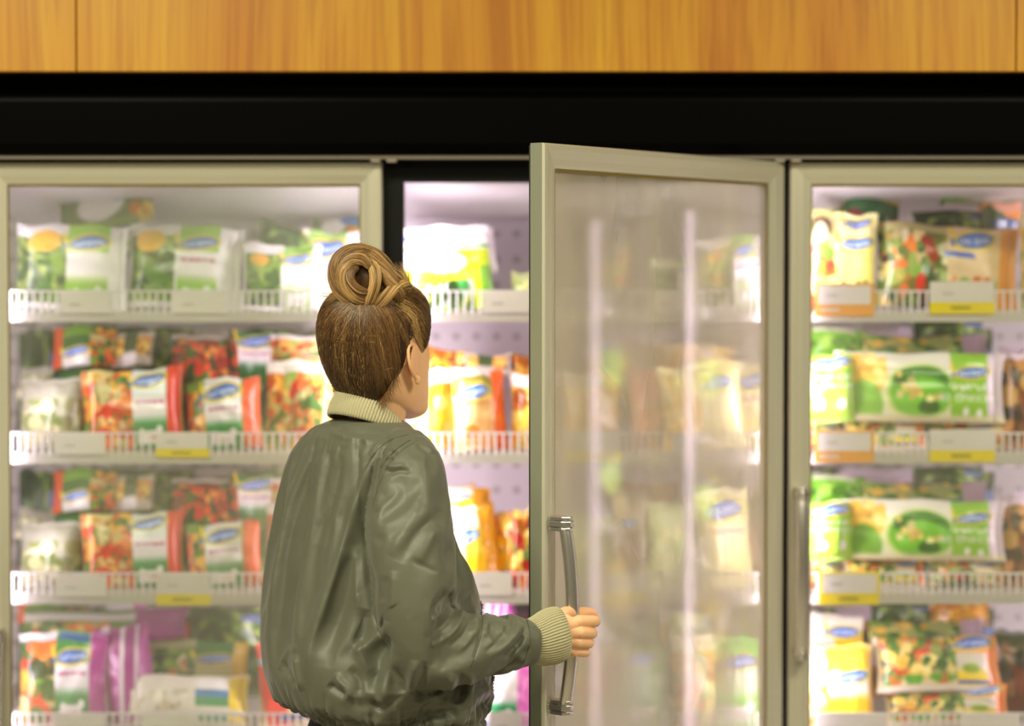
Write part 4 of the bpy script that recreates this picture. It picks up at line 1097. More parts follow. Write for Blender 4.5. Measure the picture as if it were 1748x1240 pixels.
# (where, kind, amplitude mm, width px, points)   where: T torso, A near arm; kind r ridge/valley, s overlapping step
FOLDS = [
 ('T','r', 7, 11, [(660,752),(632,800),(612,850),(597,900),(582,950),(562,1010),(545,1060),(531,1110),(520,1170)]),
 ('T','r',-7, 16, [(672,790),(640,850),(622,905),(604,960),(585,1030),(565,1090),(556,1140)]),
 ('T','r',-3, 18, [(562,770),(568,800),(556,860),(548,930)]),
 ('T','r', 3, 12, [(583,765),(576,800),(566,860),(556,930),(545,1010)]),
 ('T','r',-2.5, 14, [(535,790),(520,900),(512,1000),(505,1080)]),
 ('T','r', 2.5, 12, [(508,790),(484,860),(472,950),(462,1050)]),
 ('T','r', 2.0, 10, [(505,920),(498,1000),(492,1090)]),
 ('T','r',-2.4, 8, [(565,722),(590,735),(630,741),(668,748)]),
 ('T','r', 2.2, 7, [(565,738),(600,748),(640,752)]),
 ('T','r', 3.0, 6, [(698,742),(668,752),(645,765),(632,780)]),
 ('T','r',-3.5, 5, [(700,750),(672,758),(652,768),(634,786),(622,800)]),
 ('T','r',-8, 8, [(619,890),(624,940),(633,1000),(645,1060),(662,1100)]),
 ('T','r', 4, 8, [(606,930),(606,990),(612,1040)]),
 ('T','r',-7, 14, [(622,1040),(618,1075),(613,1105)]),
 ('T','r', 6, 12, [(655,1060),(648,1085),(622,1105),(610,1118)]),
 ('T','r', 5, 11, [(607,1105),(624,1132),(640,1150)]),
 ('T','r',-8, 15, [(668,1090),(648,1115),(640,1150),(634,1185)]),
 ('T','r', 6, 13, [(672,1120),(664,1150),(655,1185),(652,1200)]),
 ('T','r', 5, 6, [(575,1150),(580,1163),(592,1175),(598,1195)]),
 ('T','r',-6, 8, [(560,1168),(575,1180),(592,1190)]),
 ('T','r',-5, 9, [(596,1142),(612,1160),(612,1190)]),
 ('T','r', 4, 6, [(503,1100),(488,1125),(478,1145)]),
 ('T','r',-4, 7, [(484,1128),(494,1152),(504,1175)]),
 ('T','r', 5, 7, [(505,1118),(509,1150),(516,1180)]),
 ('T','r', 4, 5, [(640,1190),(652,1194),(657,1208)]),
 ('T','r',-4, 5, [(634,1196),(644,1208),(654,1214)]),
 ('T','r', 5, 9, [(710,1128),(704,1160),(700,1195)]),
 ('T','r',-5, 10, [(728,1130),(722,1165),(715,1200)]),
 ('T','r', 3.5, 6, [(738,1190),(752,1185),(762,1172)]),
 ('T','r', 4, 8, [(775,1150),(768,1180),(760,1205)]),
 ('T','r',-4, 8, [(790,1150),(786,1180),(780,1205)]),
 ('T','r', 3, 6, [(806,1150),(800,1185),(795,1210)]),
 ('T','r', 3, 9, [(772,840),(786,900),(800,970),(812,1030)]),
 ('T','r',-3, 9, [(762,830),(775,900),(782,960),(788,1020)]),
 ('A','r',-6, 11, [(752,868),(735,890),(712,912),(696,935),(684,962)]),
 ('A','r', 4, 12, [(726,862),(704,892),(684,920),(668,950)]),
 ('A','r', 5, 12, [(745,900),(728,930),(712,965)]),
 ('A','r',-2.5, 5, [(702,955),(722,966),(748,978)]),
 ('A','r', 5, 8, [(758,820),(766,880),(771,930),(770,985),(758,1015)]),
 ('A','r',-5, 6, [(654,803),(668,806),(684,803),(702,806)]),
 ('A','r', 3, 5, [(658,796),(676,797),(692,795)]),
 ('A','r',-4, 4, [(656,790),(664,784),(672,786)]),
 ('A','r',-4, 4, [(664,778),(670,772),(678,775)]),
 ('A','r', 3.5, 5, [(700,762),(720,760),(740,772)]),
 ('A','r',-4, 5, [(708,756),(726,768),(745,783)]),
 ('A','r',-3, 9, [(660,985),(652,1010),(650,1030)]),
 ('A','r', 4, 9, [(672,975),(672,1010),(668,1050)]),
 ('A','r',-6, 7, [(768,1012),(752,1026),(738,1040),(722,1052)]),
 ('A','r', 5, 7, [(775,1018),(756,1042),(735,1062),(708,1078)]),
 ('A','r',-5, 7, [(780,1028),(768,1055),(748,1075),(715,1092)]),
 ('A','r', 5, 6, [(790,1030),(786,1058),(770,1082),(742,1100),(715,1106)]),
 ('A','r',-4, 6, [(800,1036),(802,1062),(790,1085),(766,1106)]),
 ('A','r', 4, 6, [(812,1036),(814,1068),(800,1095),(778,1116)]),
 ('A','r',-5, 8, [(708,1040),(698,1056),(688,1072)]),
 ('A','r', 4, 7, [(722,1025),(706,1042),(694,1060)]),
 ('A','r',-3.5, 3.2, [(822,1034),(823,1060),(820,1085),(812,1115),(806,1135)]),
 ('A','r', 3, 5, [(830,1036),(831,1062),(828,1088)]),
 ('A','r',-4, 6, [(846,1042),(862,1056),(864,1076),(848,1098),(826,1116)]),
 ('A','r', 4.5, 6, [(862,1044),(882,1060),(882,1080),(862,1104),(834,1124)]),
 ('A','r',-4.5, 6, [(878,1048),(896,1066),(893,1090),(870,1114),(842,1134)]),
 ('A','r', 4, 5, [(900,1076),(892,1100),(872,1124)]),
 ('A','r',-4, 5, [(905,1104),(886,1122),(862,1140)]),
]
axis = np.array([[*p, r] for p, r in zip(ap, ar)])
def arm_mask(co):
    d = np.full(len(co), 9.0); rad = np.zeros(len(co)); k_ = np.zeros(len(co))
    for i, (x, y, z, r) in enumerate(axis):
        q = np.sqrt((co[:, 0]-x)**2 + (co[:, 1]-y)**2 + (co[:, 2]-z)**2) - r
        m = q < d; d = np.where(m, q, d); k_ = np.where(m, i, k_)
    return d < 0.006, k_
amask, apar = arm_mask(co)
no = get_no(jme)
view = co - np.array(CAM); view /= np.linalg.norm(view, axis=1)[:, None]
facing = np.clip(-(no * view).sum(1) * 3 + 0.4, 0, 1)
px, py = project(co)
disp = np.zeros(len(co))
for where, kind, amp, wid, pts in FOLDS:
    near = (px > min(p[0] for p in pts) - 4*wid) & (px < max(p[0] for p in pts) + 4*wid) & (py > min(p[1] for p in pts) - 4*wid) & (py < max(p[1] for p in pts) + 4*wid)
    near &= (amask if where == 'A' else ~amask)
    ix = np.nonzero(near)[0]
    if not len(ix): continue
    d, sg, t = seg_dist(px[ix], py[ix], smooth_line(pts))
    taper = np.clip(np.minimum(t, 1 - t) * 5, 0, 1) ** 0.8
    taper = np.where((t <= 0) | (t >= 1), 0, taper)
    disp[ix] += amp * 0.001 * (1.25 if where == 'T' else 0.8) * np.exp(-(d / (wid * 0.85)) ** 2) * taper * facing[ix]
# broad unevenness of the cloth, different on every side
nz = np.array([mnoise.noise(Vector((x * 9, y * 9, z * 5))) * 0.0012 + mnoise.noise(Vector((x * 22 + 5, y * 22, z * 13))) * 0.0010 + mnoise.noise(Vector((x * 48 + 9, y * 48, z * 26))) * 0.0006 for x, y, z in co])
disp += nz
# gathered waistband
cz_ = np.array([*P(670, 1200, YB)])
ang = np.arctan2((co - cz_) @ np.array(FWD), (co - cz_) @ np.array(RIGHT))
zz = co[:, 2] + 0.075 * (co[:, 0] - cz_[0])
zband = P(670, 1210, YB).z
wob = np.array([mnoise.noise(Vector((math.cos(a) * 5, math.sin(a) * 5, z * 9))) for a, z in zip(ang, co[:, 2])])
hemw = np.clip(1 - np.abs(zz - zband) / 0.05, 0, 1) * (~amask)
disp += hemw * (0.0022 * np.sin(ang * 62 + wob * 9) + 0.0020 * np.sin(ang * 29 + wob * 7)) * (zz < zband + 0.05)
disp -= 0.004 * np.exp(-((zz - zband) / 0.004) ** 2) * (~amask)
# gathers where the sleeve meets its ribbed cuff
cuffw = np.clip((apar - 54) / 4, 0, 1) * amask
ca = np.arctan2(co[:, 2] - axis[57, 2], co[:, 1] - axis[57, 1])
disp += cuffw * 0.0016 * np.sin(ca * 17 + wob * 5)
disp -= 0.003 * amask * np.exp(-((apar - 55.5) / 0.8) ** 2)
set_co(jme, co + no * disp[:, None])

def nylon():
    m = bpy.data.materials.new('olive_satin_nylon'); m.use_nodes = True
    nt = m.node_tree; N = nt.nodes; L = nt.links; b = N['Principled BSDF']
    b.inputs['Base Color'].default_value = (*lin((90, 91, 75)), 1)
    b.inputs['Roughness'].default_value = 0.50
    b.inputs['Specular IOR Level'].default_value = 0.42
    b.inputs['Sheen Weight'].default_value = 0.12
    tc = N.new('ShaderNodeTexCoord')
    n = N.new('ShaderNodeTexNoise'); n.inputs['Scale'].default_value = 30; n.inputs['Detail'].default_value = 5
    mp = N.new('ShaderNodeMapping'); mp.inputs['Scale'].default_value = (1, 1, 0.6)
    L.new(tc.outputs['Object'], mp.inputs[0]); L.new(mp.outputs[0], n.inputs['Vector'])
    w = N.new('ShaderNodeTexNoise'); w.inputs['Scale'].default_value = 420
    L.new(tc.outputs['Object'], w.inputs['Vector'])
    mx = N.new('ShaderNodeMath'); mx.operation = 'MULTIPLY_ADD'; mx.inputs[1].default_value = 0.10
    L.new(w.outputs['Fac'], mx.inputs[0]); L.new(n.outputs['Fac'], mx.inputs[2])
    bp = N.new('ShaderNodeBump'); bp.inputs['Strength'].default_value = 0.35; bp.inputs['Distance'].default_value = 0.003
    L.new(mx.outputs[0], bp.inputs['Height']); L.new(bp.outputs['Normal'], b.inputs['Normal'])
    return m
NYLON = nylon()

# ---------------- head, neck, hands, body: one skin
HO = P(647, 614, -0.575)
BETA = math.radians(37)
HR = Vector((math.cos(BETA), -math.sin(BETA), 0)); HF = Vector((math.sin(BETA), math.cos(BETA), 0)); HU = Vector((0, 0, 1))
pit = math.radians(-7)
def H(x, y, z):
    y2 = y * math.cos(pit) + z * math.sin(pit); z2 = -y * math.sin(pit) + z * math.cos(pit)
    return HO + HR * x + HF * y2 + HU * z2
HS = [(-.108, .012, .056, .084), (-.101, .030, .035, .092), (-.088, .044, .000, .096), (-.066, .055, -.040, .094), (-.040, .0625, -.066, .092), (-.012, .069, -.084, .093),
      (.018, .0735, -.094, .093), (.046, .0755, -.098, .095), (.074, .073, -.094, .090), (.097, .063, -.080, .074), (.113, .045, -.056, .050), (.122, .024, -.030, .026), (.125, .006, -.008, .008)]
def head_rings(off=0.0, n=96, m=60):
    out = []
    for z, w, yb, yf in resample(HS, m):
        r = []
        cy = (yb + yf) / 2 * 0.4 + 0.0; cy = min(max(cy, yb + 0.3 * (yf - yb)), yb + 0.7 * (yf - yb))
        for k in range(n):
            th = 2 * PI * k / n
            cx, sy = math.cos(th), math.sin(th)
            e = 2.15
            X = abs(cx) ** (2/e) * math.copysign(w, cx); Yq = abs(sy) ** (2/e) * math.copysign(1, sy)
            Y = cy + (Yq * (yf - cy) if Yq > 0 else Yq * (cy - yb))
            # face relief
            if Yq > 0:
                g = lambda u, v, su, sv: math.exp(-((X - u) / su) ** 2 - ((z - v) / sv) ** 2)
                Y += 0.026 * g(0, -.026, .0095, .013) + 0.017 * g(0, -.004, .008, .022) + .006 * (g(.011, -.032, .006, .006) + g(-.011, -.032, .006, .006)) - 0.010 * (g(.031, .016, .014, .011) + g(-.031, .016, .014, .011)) \
                     + 0.006 * g(0, -.056, .018, .005) + 0.007 * g(0, -.069, .016, .0055) - 0.005 * g(0, -.0625, .02, .0028) + 0.005 * g(0, -.098, .018, .012) \
                     + 0.004 * (g(.035, .034, .018, .006) + g(-.035, .034, .018, .006)) - 0.004 * g(0, -.082, .02, .006)
            r.append((X, Y, z))
        out.append(r)
    return out
hb = MB()
loft(hb, [[H(*p) for p in r] for r in head_rings()])
# neck
limb(hb, [P(624, 790, -.575), P(634, 745, -.572), P(645, 705, -.570), P(652, 660, -.572)], (.054, .046, .0455, .050))
for sx in (1, -1):
    e2 = Vector((0.22 * sx, -0.975, 0)); base = Vector((.0765 * sx, 0.006, -.006))
    def E(a, b, o=0.0):      # a backwards/out, b up, o outwards
        a *= 1.08; b *= 1.08; q = base + e2 * a + Vector((sx * 0.975 * o, 0.22 * o, 0)) + Vector((0, 0.10 * -b, b)); return H(*q)
    helix = [E(.002, .006), E(.000, .018), E(.006, .028), E(.015, .031), E(.024, .026), E(.027, .014), E(.0255, 0), E(.020, -.012), E(.013, -.021), E(.007, -.027), E(.003, -.022)]
    rr = resample([tuple(p) for p in helix], 40); hb.tube([Vector(p) for p in rr], [0.0031] * 40, 10)
    inner = [E(.010, .020), E(.017, .016), E(.019, .004), E(.015, -.008), E(.008, -.014)]
    rr = resample([tuple(p) for p in inner], 20); hb.tube([Vector(p) for p in rr], [0.0024] * 20, 8)
    rot = Matrix((tuple(HR * e2.x + HF * e2.y), (0, 0, 1), tuple(HR * (0.975 * sx) + HF * 0.22))).transposed()
    ball(hb, E(.011, .004), 1.0, (.0135, .026, .0030), rot=rot)
    ball(hb, E(.008, -.024), 1.0, (.007, .008, .0042), rot=rot)
head_me = remesh(hb, 0.0014, 3)

# ---- right hand closing on the grip
def finger(mb, pts, rs):
    rr = resample([(*p, r) for p, r in zip(pts, rs)], 26)
    mb.tube([Vector(r[:3]) for r in rr], [r[3] for r in rr], 16); ball(mb, rr[-1][:3], rr[-1][3], n=10); ball(mb, rr[0][:3], rr[0][3], n=10)
hm = MB()
fing = {'index': [(988,1061,-.646),(1013,1061,-.622),(1014,1062,-.596),(1000,1063,-.582),(988,1064,-.585)],
        'middle': [(990,1080,-.649),(1008,1081,-.626),(1010,1082,-.600),(996,1083,-.583),(984,1084,-.586)],
        'ring': [(986,1097,-.646),(1003,1098,-.624),(1005,1099,-.600),(993,1100,-.584),(982,1101,-.587)],
        'little': [(980,1112,-.638),(997,1114,-.619),(998,1115,-.600),(989,1115,-.587),(979,1115,-.588)]}
fr_ = {'index': (.0100, .0095, .0088, .0082, .0072), 'middle': (.0100, .0092, .0086, .0080, .0072), 'ring': (.0094, .0086, .0080, .0076, .0068), 'little': (.0085, .0078, .0072, .0068, .0060)}
wrist = P(938, 1086, -.658)
for k, pts in fing.items():
    pp = [P(*q) for q in pts]
    f = MB(); finger(f, pp, fr_[k]); hm.add(f.v, f.f)
    # metacarpal
    hm.tube([wrist + (pp[0] - wrist) * t + Vector((0, 0.004 * math.sin(PI * t), 0)) for t in (0, .3, .6, .85, 1)], [.013, .0125, .0122, .0108, .0096], 16)
    ball(hm, pp[0] + Vector((0, 0.0012, 0)), .0098)
# back of the hand and heel of the palm
ball(hm, P(962, 1084, -.643), 1.0, (.026, .0125, .034)); ball(hm, P(958, 1102, -.636), 1.0, (.022, .013, .018)); ball(hm, P(955, 1066, -.638), 1.0, (.022, .014, .016))
limb(hm, [P(898, 1094, -.686), P(922, 1090, -.676), P(945, 1085, -.660)], (.026, .0255, .023))
# thumb: leaves the side of the palm and lies along the far side of the grip
finger(hm, [P(950, 1062, -.640), P(964, 1048, -.618), P(982, 1047, -.588), P(1000, 1046, -.570), P(1013, 1049, -.562)], (.0130, .0112, .0098, .0092, .0078))
hand_me = remesh(hm, 0.00105, 3)
# far hand, relaxed
lm = MB(); lw = Vector(LARM[-1]); ld = (LARM[-1] - LARM[-2]).normalized()
limb(lm, [LARM[-2], lw + ld * 0.03], (.03, .024)); ball(lm, lw + ld * 0.075, 1.0, (.036, .030, .018))
for k in range(4):
    o = Vector((-0.03 + k * .019, 0.02 - k * .013, 0)); s_ = lw + ld * 0.085 + o
    finger(lm, [s_, s_ + ld * .035 + Vector((0, 0, -.006)), s_ + ld * .055 + Vector((0, 0, -.022)), s_ + ld * .06 + Vector((0, 0, -.04))], (.0090, .0082, .0076, .0066))
finger(lm, [lw + ld * .04 + Vector((.02, -.03, 0)), lw + ld * .07 + Vector((.035, -.04, .004)), lw + ld * .10 + Vector((.04, -.04, -.006))], (.012, .0105, .0085))
lhand_me = remesh(lm, 0.0018, 3)
# hidden trunk, arms and legs under the clothes
bm_ = MB()
rs2 = []
for r in resample(TS, 24):
    c, a, b = torso_section(r); k = min(1.0, max(0.0, (r[0] - 740) / 300)); sh = 0.016 + 0.030 * k
    rs2.append(ring(c, max(a - sh, .03), max(b - sh, .03)))
HIP = P(668, 1290, YB)
rs2 += [ring(Vector((HIP.x, YB, z)), a, b) for z, a, b in ((0.97, .142, .105), (0.90, .158, .118), (0.84, .160, .118), (0.80, .150, .11))]
loft(bm_, rs2)
limb(bm_, [ap[4], ap[20], ap[30], ap[45], ap[59]], (.036, .036, .033, .028, .025)); limb(bm_, LARM, (.04, .04, .038, .036, .033, .028))
HIPC = Vector((HIP.x, YB, 0))
legs = []
for s, fo in ((1, 0.03), (-1, -0.02)):
    q = HIPC + RIGHT * (0.085 * s) + FWD * fo
    kn = HIPC + RIGHT * (0.090 * s) + FWD * (fo + 0.02); an = HIPC + RIGHT * (0.095 * s) + FWD * (fo * 2.2 - 0.01)
    legs.append((q, kn, an))
    limb(bm_, [q + Vector((0, 0, .86)), q + Vector((0, 0, .68)), kn + Vector((0, 0, .48)), an + Vector((0, 0, .30)), an + Vector((0, 0, .09))], (.078, .074, .052, .050, .036))
    limb(bm_, [an + Vector((0, 0, .07)), an + FWD * 0.08 + Vector((0, 0, .05)), an + FWD * 0.16 + Vector((0, 0, .038))], (.038, .034, .026))
trunk_me = remesh(bm_, 0.006, 4)

jb = bmesh.new(); parts_n = []
for me in (head_me, hand_me, lhand_me, trunk_me):
    n0 = len(jb.verts); jb.from_mesh(me); parts_n.append(n0)
body_me = bpy.data.meshes.new('person'); jb.to_mesh(body_me); jb.free()
co = get_co(body_me); base = np.tile(np.array(lin((240, 188, 142))), (len(co), 1))
# lips, cheeks and nails differ from the skin; local head coordinates
loc = co - np.array(HO); lx = loc @ np.array(HR); ly = loc @ np.array(HF); lz = loc[:, 2]
lips = np.exp(-(lx / .021) ** 4 - ((lz + .052) / .010) ** 4) * (ly > .07)
base = base * (1 - lips[:, None]) + np.array(lin((176, 92, 84))) * lips[:, None]
hx, hy = project(co)
pinkv = np.exp(-((hx - 1014) / 10) ** 2 - ((hy - 1049) / 7) ** 2) * (np.abs(co[:, 1] + .57) < .03)
base = base * (1 - 0.5 * pinkv[:, None]) + np.array(lin((226, 140, 120))) * 0.5 * pinkv[:, None]
earm = np.exp(-((hx - 708) / 10) ** 2 - ((hy - 622) / 30) ** 2) * (co[:, 1] > -.68) * (lx > .068)
base = base * (1 - 0.2 * earm[:, None]) + np.array(lin((230, 140, 100))) * 0.2 * earm[:, None]
set_print(body_me, base)
def skin():
    m = attr_mat('skin', 0.48, 0.4)
    b = m.node_tree.nodes['Principled BSDF']
    b.inputs['Subsurface Weight'].default_value = 0.18
    b.inputs['Subsurface Radius'].default_value = (0.010, 0.004, 0.002); b.inputs['Subsurface Scale'].default_value = 0.6
    return m
person = link('person', body_me, skin(), None, True)
tag(person, 'person with a hair bun in an olive bomber jacket pulling the freezer door open', 'person')
jacket = link('bomber_jacket', jme, NYLON, person, True)

# eyes
for sx in (1, -1):
    b = MB(); ball(b, H(.031 * sx, .0705, .014), .0115, n=12)
    ey = b.build('eye', mat('eye_white', (236, 232, 226), 0.15), person, smooth=True)
    b = MB(); ball(b, H(.031 * sx, .0775, .014), .0052, n=10); b.build('iris', mat('iris_brown', (70, 48, 30), 0.15), ey, smooth=True)
    b = MB(); ball(b, H(.031 * sx, .0700, .0165), .0125, (1.12, 1.0, .86), n=12); b.v = [v for v in b.v]
    keep = [f for f in b.f if min(b.v[i][2] for i in f) > H(0, .08, .0165).z + 0.0005]; b.f = keep
    b.build('eyelid', mat('eyelid_skin', (222, 164, 122), 0.5), person, smooth=True)
    b = MB(); b.tube([H((.016 + .010 * k) * sx, (.0975 - .0020 * k - .0013 * k * k), .036 + .003 * math.sin(k)) for k in range(4)], [.0022, .0026, .0022, .0012], 8)
    b.build('eyebrow', mat('brow', (86, 60, 36), 0.6), person, smooth=True)

# ---------------- ribbed collar and cuff
def knit(name, colr):
    m = bpy.data.materials.new(name); m.use_nodes = True
    nt = m.node_tree; N = nt.nodes; L = nt.links; b = N['Principled BSDF']
    b.inputs['Base Color'].default_value = (*lin(colr), 1); b.inputs['Roughness'].default_value = 0.85
    b.inputs['Sheen Weight'].default_value = 0.25
    tc = N.new('ShaderNodeTexCoord'); n = N.new('ShaderNodeTexNoise'); n.inputs['Scale'].default_value = 900
    bp = N.new('ShaderNodeBump'); bp.inputs['Strength'].default_value = 0.5; bp.inputs['Distance'].default_value = 0.001
    L.new(tc.outputs['Object'], n.inputs['Vector']); L.new(n.outputs['Fac'], bp.inputs['Height']); L.new(bp.outputs['Normal'], b.inputs['Normal'])
    return m
KNIT = knit('rib_knit', (176, 168, 132))
def band(outer_fn, n_around, n_along, ribs, depth, thick):
    """closed ribbed band; outer_fn(th, s) -> point, s 0..1 across the band"""
    vs = []; fs = []
    prof = [(s / n_along, 0) for s in range(n_along + 1)] + [(s / n_along, 1) for s in range(n_along, -1, -1)]
    for k in range(n_around):
        th = 2 * PI * k / n_around
        c = sum((outer_fn(2 * PI * q / 8, 0.5) for q in range(8)), Vector()) / 8
        for s, inner in prof:
            p = outer_fn(th, s); rad = (p - c)
            e1 = (outer_fn(th + .01, s) - outer_fn(th - .01, s)); e2 = outer_fn(th, min(s + .05, 1)) - outer_fn(th, max(s - .05, 0))
            nn = e1.cross(e2).normalized()
            if nn.dot(rad) < 0: nn = -nn
            q = math.sin(th * ribs); groove = -depth * (0.5 - 0.5 * q) ** 2.2
            edge = 0.0018 * (1 - (2 * s - 1) ** 8)
            vs.append(p + nn * ((groove + edge) if not inner else -thick - edge))
    m = len(prof)
    for k in range(n_around):
        k2 = (k + 1) % n_around
        for i in range(m):
            j = (i + 1) % m
            fs.append((k*m+i, k2*m+i, k2*m+j, k*m+j))
    return MB().add(vs, fs)
CB = P(627, 728, YB); CT = P(642, 704, -.574)
def collar_pt(th, s):
    rb, rt = 0.0655, 0.0535
    d = RIGHT * math.cos(th) + FWD * math.sin(th)
    r = rb + (rt - rb) * s + 0.004 * math.sin(PI * s)
    c = CB + (CT - CB) * s
    f = math.sin(th) * r
    z = c.z - (0.34 + 0.56 * s) * f
    return Vector((c.x, c.y, z)) + d * r - Vector((0, 0, 0.0))
collar = band(collar_pt, 880, 12, 88, 0.0016, 0.004).build('ribbed_collar', KNIT, jacket, smooth=True)
collar['label'] = 'beige ribbed knit collar'
CUFF = [(902, 1097, -.692, .0345), (917, 1095, -.686, .0390), (932, 1090, -.676, .0435), (947, 1085, -.668, .0445), (958, 1081, -.661, .0428)]
crows = resample(CUFF, 24)
def cuff_pt(th, s):
    i = s * 23; j = min(int(i), 22); f = i - j
    r = crows[j] * (1 - f) + crows[j+1] * f
    c = P(r[0], r[1], r[2])
    ax = (P(958, 1081, -.661) - P(902, 1097, -.692)).normalized()
    # mouth of the cuff leans with the back of the hand
    up = Vector((0.10, 0, 1)); up = (up - ax * up.dot(ax)).normalized(); fr2 = ax.cross(up).normalized()
    return c + up * (math.cos(th) * r[3]) + fr2 * (math.sin(th) * r[3] * 0.74)
cuff = band(cuff_pt, 560, 14, 56, 0.0020, 0.004).build('ribbed_cuff', KNIT, jacket, smooth=True)
cuff['label'] = 'beige ribbed knit cuff at the hand'
lax = ld
def lcuff(th, s):
    u = Vector((0, 0, 1)); u = (u - lax * u.dot(lax)).normalized(); v = lax.cross(u)
    return lw - lax * 0.01 + lax * (0.06 * s) + (u * math.cos(th) + v * math.sin(th)) * (.036 + .004 * math.sin(PI * s))
band(lcuff, 280, 6, 50, 0.0018, 0.004).build('ribbed_cuff', KNIT, jacket, smooth=True)

# ---------------- seams, laid on the cloth
jbvh = BVHTree.FromPolygons([v.co.copy() for v in jme.vertices], [tuple(p.vertices) for p in jme.polygons])
def on_cloth(px_, py_):
    d = (P(px_, py_, -0.5) - CAM).normalized()
    h = jbvh.ray_cast(CAM, d)
    return h[0]
SEAM = mat('seam_thread', (62, 64, 50), 0.7)
def seam(pts, r=0.0009):
    q = [on_cloth(*p) for p in smooth_line(pts, 50)]
    q = [v for v in q if v is not None]
    if len(q) > 3:
        keep = [q[0]]
        for v in q[1:]:
            if (v - keep[-1]).length < 0.02: keep.append(v)
        MB().tube(keep, r, 6).build('seam', SEAM, jacket, smooth=True)
seam([(700, 752), (676, 768), (655, 792), (638, 832), (627, 872), (622, 905), (626, 940)])
seam([(707, 756), (684, 771), (662, 796), (645, 834), (634, 872)], 0.0005)
seam([(698, 742), (670, 750), (648, 765), (632, 785), (624, 800)], 0.0006)
seam([(823, 1036), (824, 1062), (820, 1090), (811, 1118), (804, 1138)], 0.0008)
seam([(899, 1058), (904, 1080), (903, 1105), (893, 1132)], 0.0008)
# zip down the front, met at the right outline
zp = []
for r in resample(TS, 60):
    if r[0] < 780: continue
    c, a, b = torso_section(r)
    low = min(1, max(0, (r[0] - 1080) / 130)) ** 1.5
    th = math.radians(66)
    p = c + RIGHT * (a * math.cos(th)) + FWD * (b * math.sin(th)); p.z -= 0.075 * low * (p.x - c.x)
    h = jbvh.find_nearest(p); zp.append(h[0] + Vector((0.0008, -0.0002, 0)))
tape = MB().tube(zp, 0.0022, 8).build('zipper', mat('zip_tape', (44, 45, 36), 0.7), jacket, smooth=True)
tb = MB()
fine = resample([tuple(p) for p in zp], 130)
for k, p in enumerate(fine):
    s = 0.0017; x, y, z = p
    tb.box(x + 0.0012, y - s, z - 0.0010, x + 0.0042, y + s, z + 0.0010)
tb.build('zip_teeth', mat('zip_metal', (150, 140, 120), 0.35, 0.8), tape)

# ---------------- trousers, shirt hem, shoes
tm = MB(); rs3 = []
for z, a, b in ((1.010, .140, .114), (0.985, .152, .122), (0.95, .165, .130), (0.90, .176, .136), (0.84, .178, .134), (0.80, .168, .125)):
    rs3.append(ring(Vector((HIP.x, YB, z)), a, b))
loft(tm, rs3)
for (q, kn, an) in legs:
    limb(tm, [q + Vector((0, 0, .84)), q + Vector((0, 0, .68)), kn + Vector((0, 0, .48)), an + Vector((0, 0, .30)), an + Vector((0, 0, .11))], (.090, .086, .064, .060, .048))
tme = remesh(tm, 0.005, 6)
link('trousers', tme, mat('navy_cloth', (24, 24, 38), 0.8, bump=(300, 0.3, 0.001)), person, True)
sm_ = MB(); zt = P(560, 1208, YB).z
loft(sm_, [ring(Vector((HIP.x, YB, zt - 0.012)), .150, .124), ring(Vector((HIP.x - .002, YB, zt + 0.03)), .146, .120)])
sm_.build('shirt', mat('purple_cotton', (62, 50, 104), 0.8), person, smooth=True)
for (q, kn, an) in legs:
    sh = MB()
    limb(sh, [an + Vector((0, 0, .075)) - FWD * 0.01, an + FWD * 0.07 + Vector((0, 0, .058)), an + FWD * 0.165 + Vector((0, 0, .045))], (.050, .047, .036))
    sme = remesh(sh, 0.005, 3); c3 = get_co(sme); c3[:, 2] = np.maximum(c3[:, 2], 0.014); set_co(sme, c3)
    so = link('shoe', sme, mat('shoe_canvas', (60, 58, 56), 0.6), person, True)
    sl = MB(); loft(sl, [ring(Vector((an.x, an.y, 0)) + FWD * 0.075 + Vector((0, 0, z)), .048, .132, n=40, e=2.6) for z in (0.001, 0.018)])
    sl.build('sole', mat('sole_rubber', (220, 216, 206), 0.6), so)

# ---------------- hair
HLINE = [(0, -.082), (22, -.078), (36, -.068), (46, -.058), (57, -.036), (70, -.012), (78, .014), (84, .036), (97, .040), (106, .026), (113, .010), (119, .016), (128, .045), (145, .068), (180, .082)]
def hairline(az):
    az = abs(az)
    return float(np.interp(az, [h[0] for h in HLINE], [h[1] for h in HLINE]))
def hair_off(x, y, z):
    az = math.degrees(math.atan2(x, -y)); d = z - hairline(az)
    return d, 0.0088 * min(1, max(0, d / 0.030)) ** 0.6
hr = head_rings(n=140, m=90)
capv = []; depth_ = []; guidev = []
Cc = Vector((0, -.005, .02))
for r in hr:
    for (x, y, z) in r:
        d, off = hair_off(x, y, z); p = Vector((x, y, z)); n_ = (p - Cc).normalized()
        az = math.atan2(x, -y)
        lock = 0.0009 * math.sin(az * 23 + z * 20) + 0.0006 * math.sin(az * 51)
        capv.append(p + n_ * (off + 0.0002 + (lock * 0.6 if d > 0.01 else 0))); depth_.append(d); guidev.append(p + n_ * (off + 0.0010))
n_ = 140; m_ = 90; fs = []
for i in range(m_ - 1):
    for k in range(n_):
        q = (i*n_+k, i*n_+(k+1) % n_, (i+1)*n_+(k+1) % n_, (i+1)*n_+k)
        if min(depth_[j] for j in q) > -0.001: fs.append(q)
fs.append(tuple((m_-1)*n_ + k for k in range(n_)))
full = [(i*n_+k, i*n_+(k+1) % n_, (i+1)*n_+(k+1) % n_, (i+1)*n_+k) for i in range(m_ - 1) for k in range(n_)]
capw = [H(*p) for p in capv]; guidew = [H(*p) for p in guidev]
cbvh = BVHTree.FromPolygons(guidew, full + [tuple((m_-1)*n_ + k for k in range(n_))])
cap = MB().add(capw, fs)

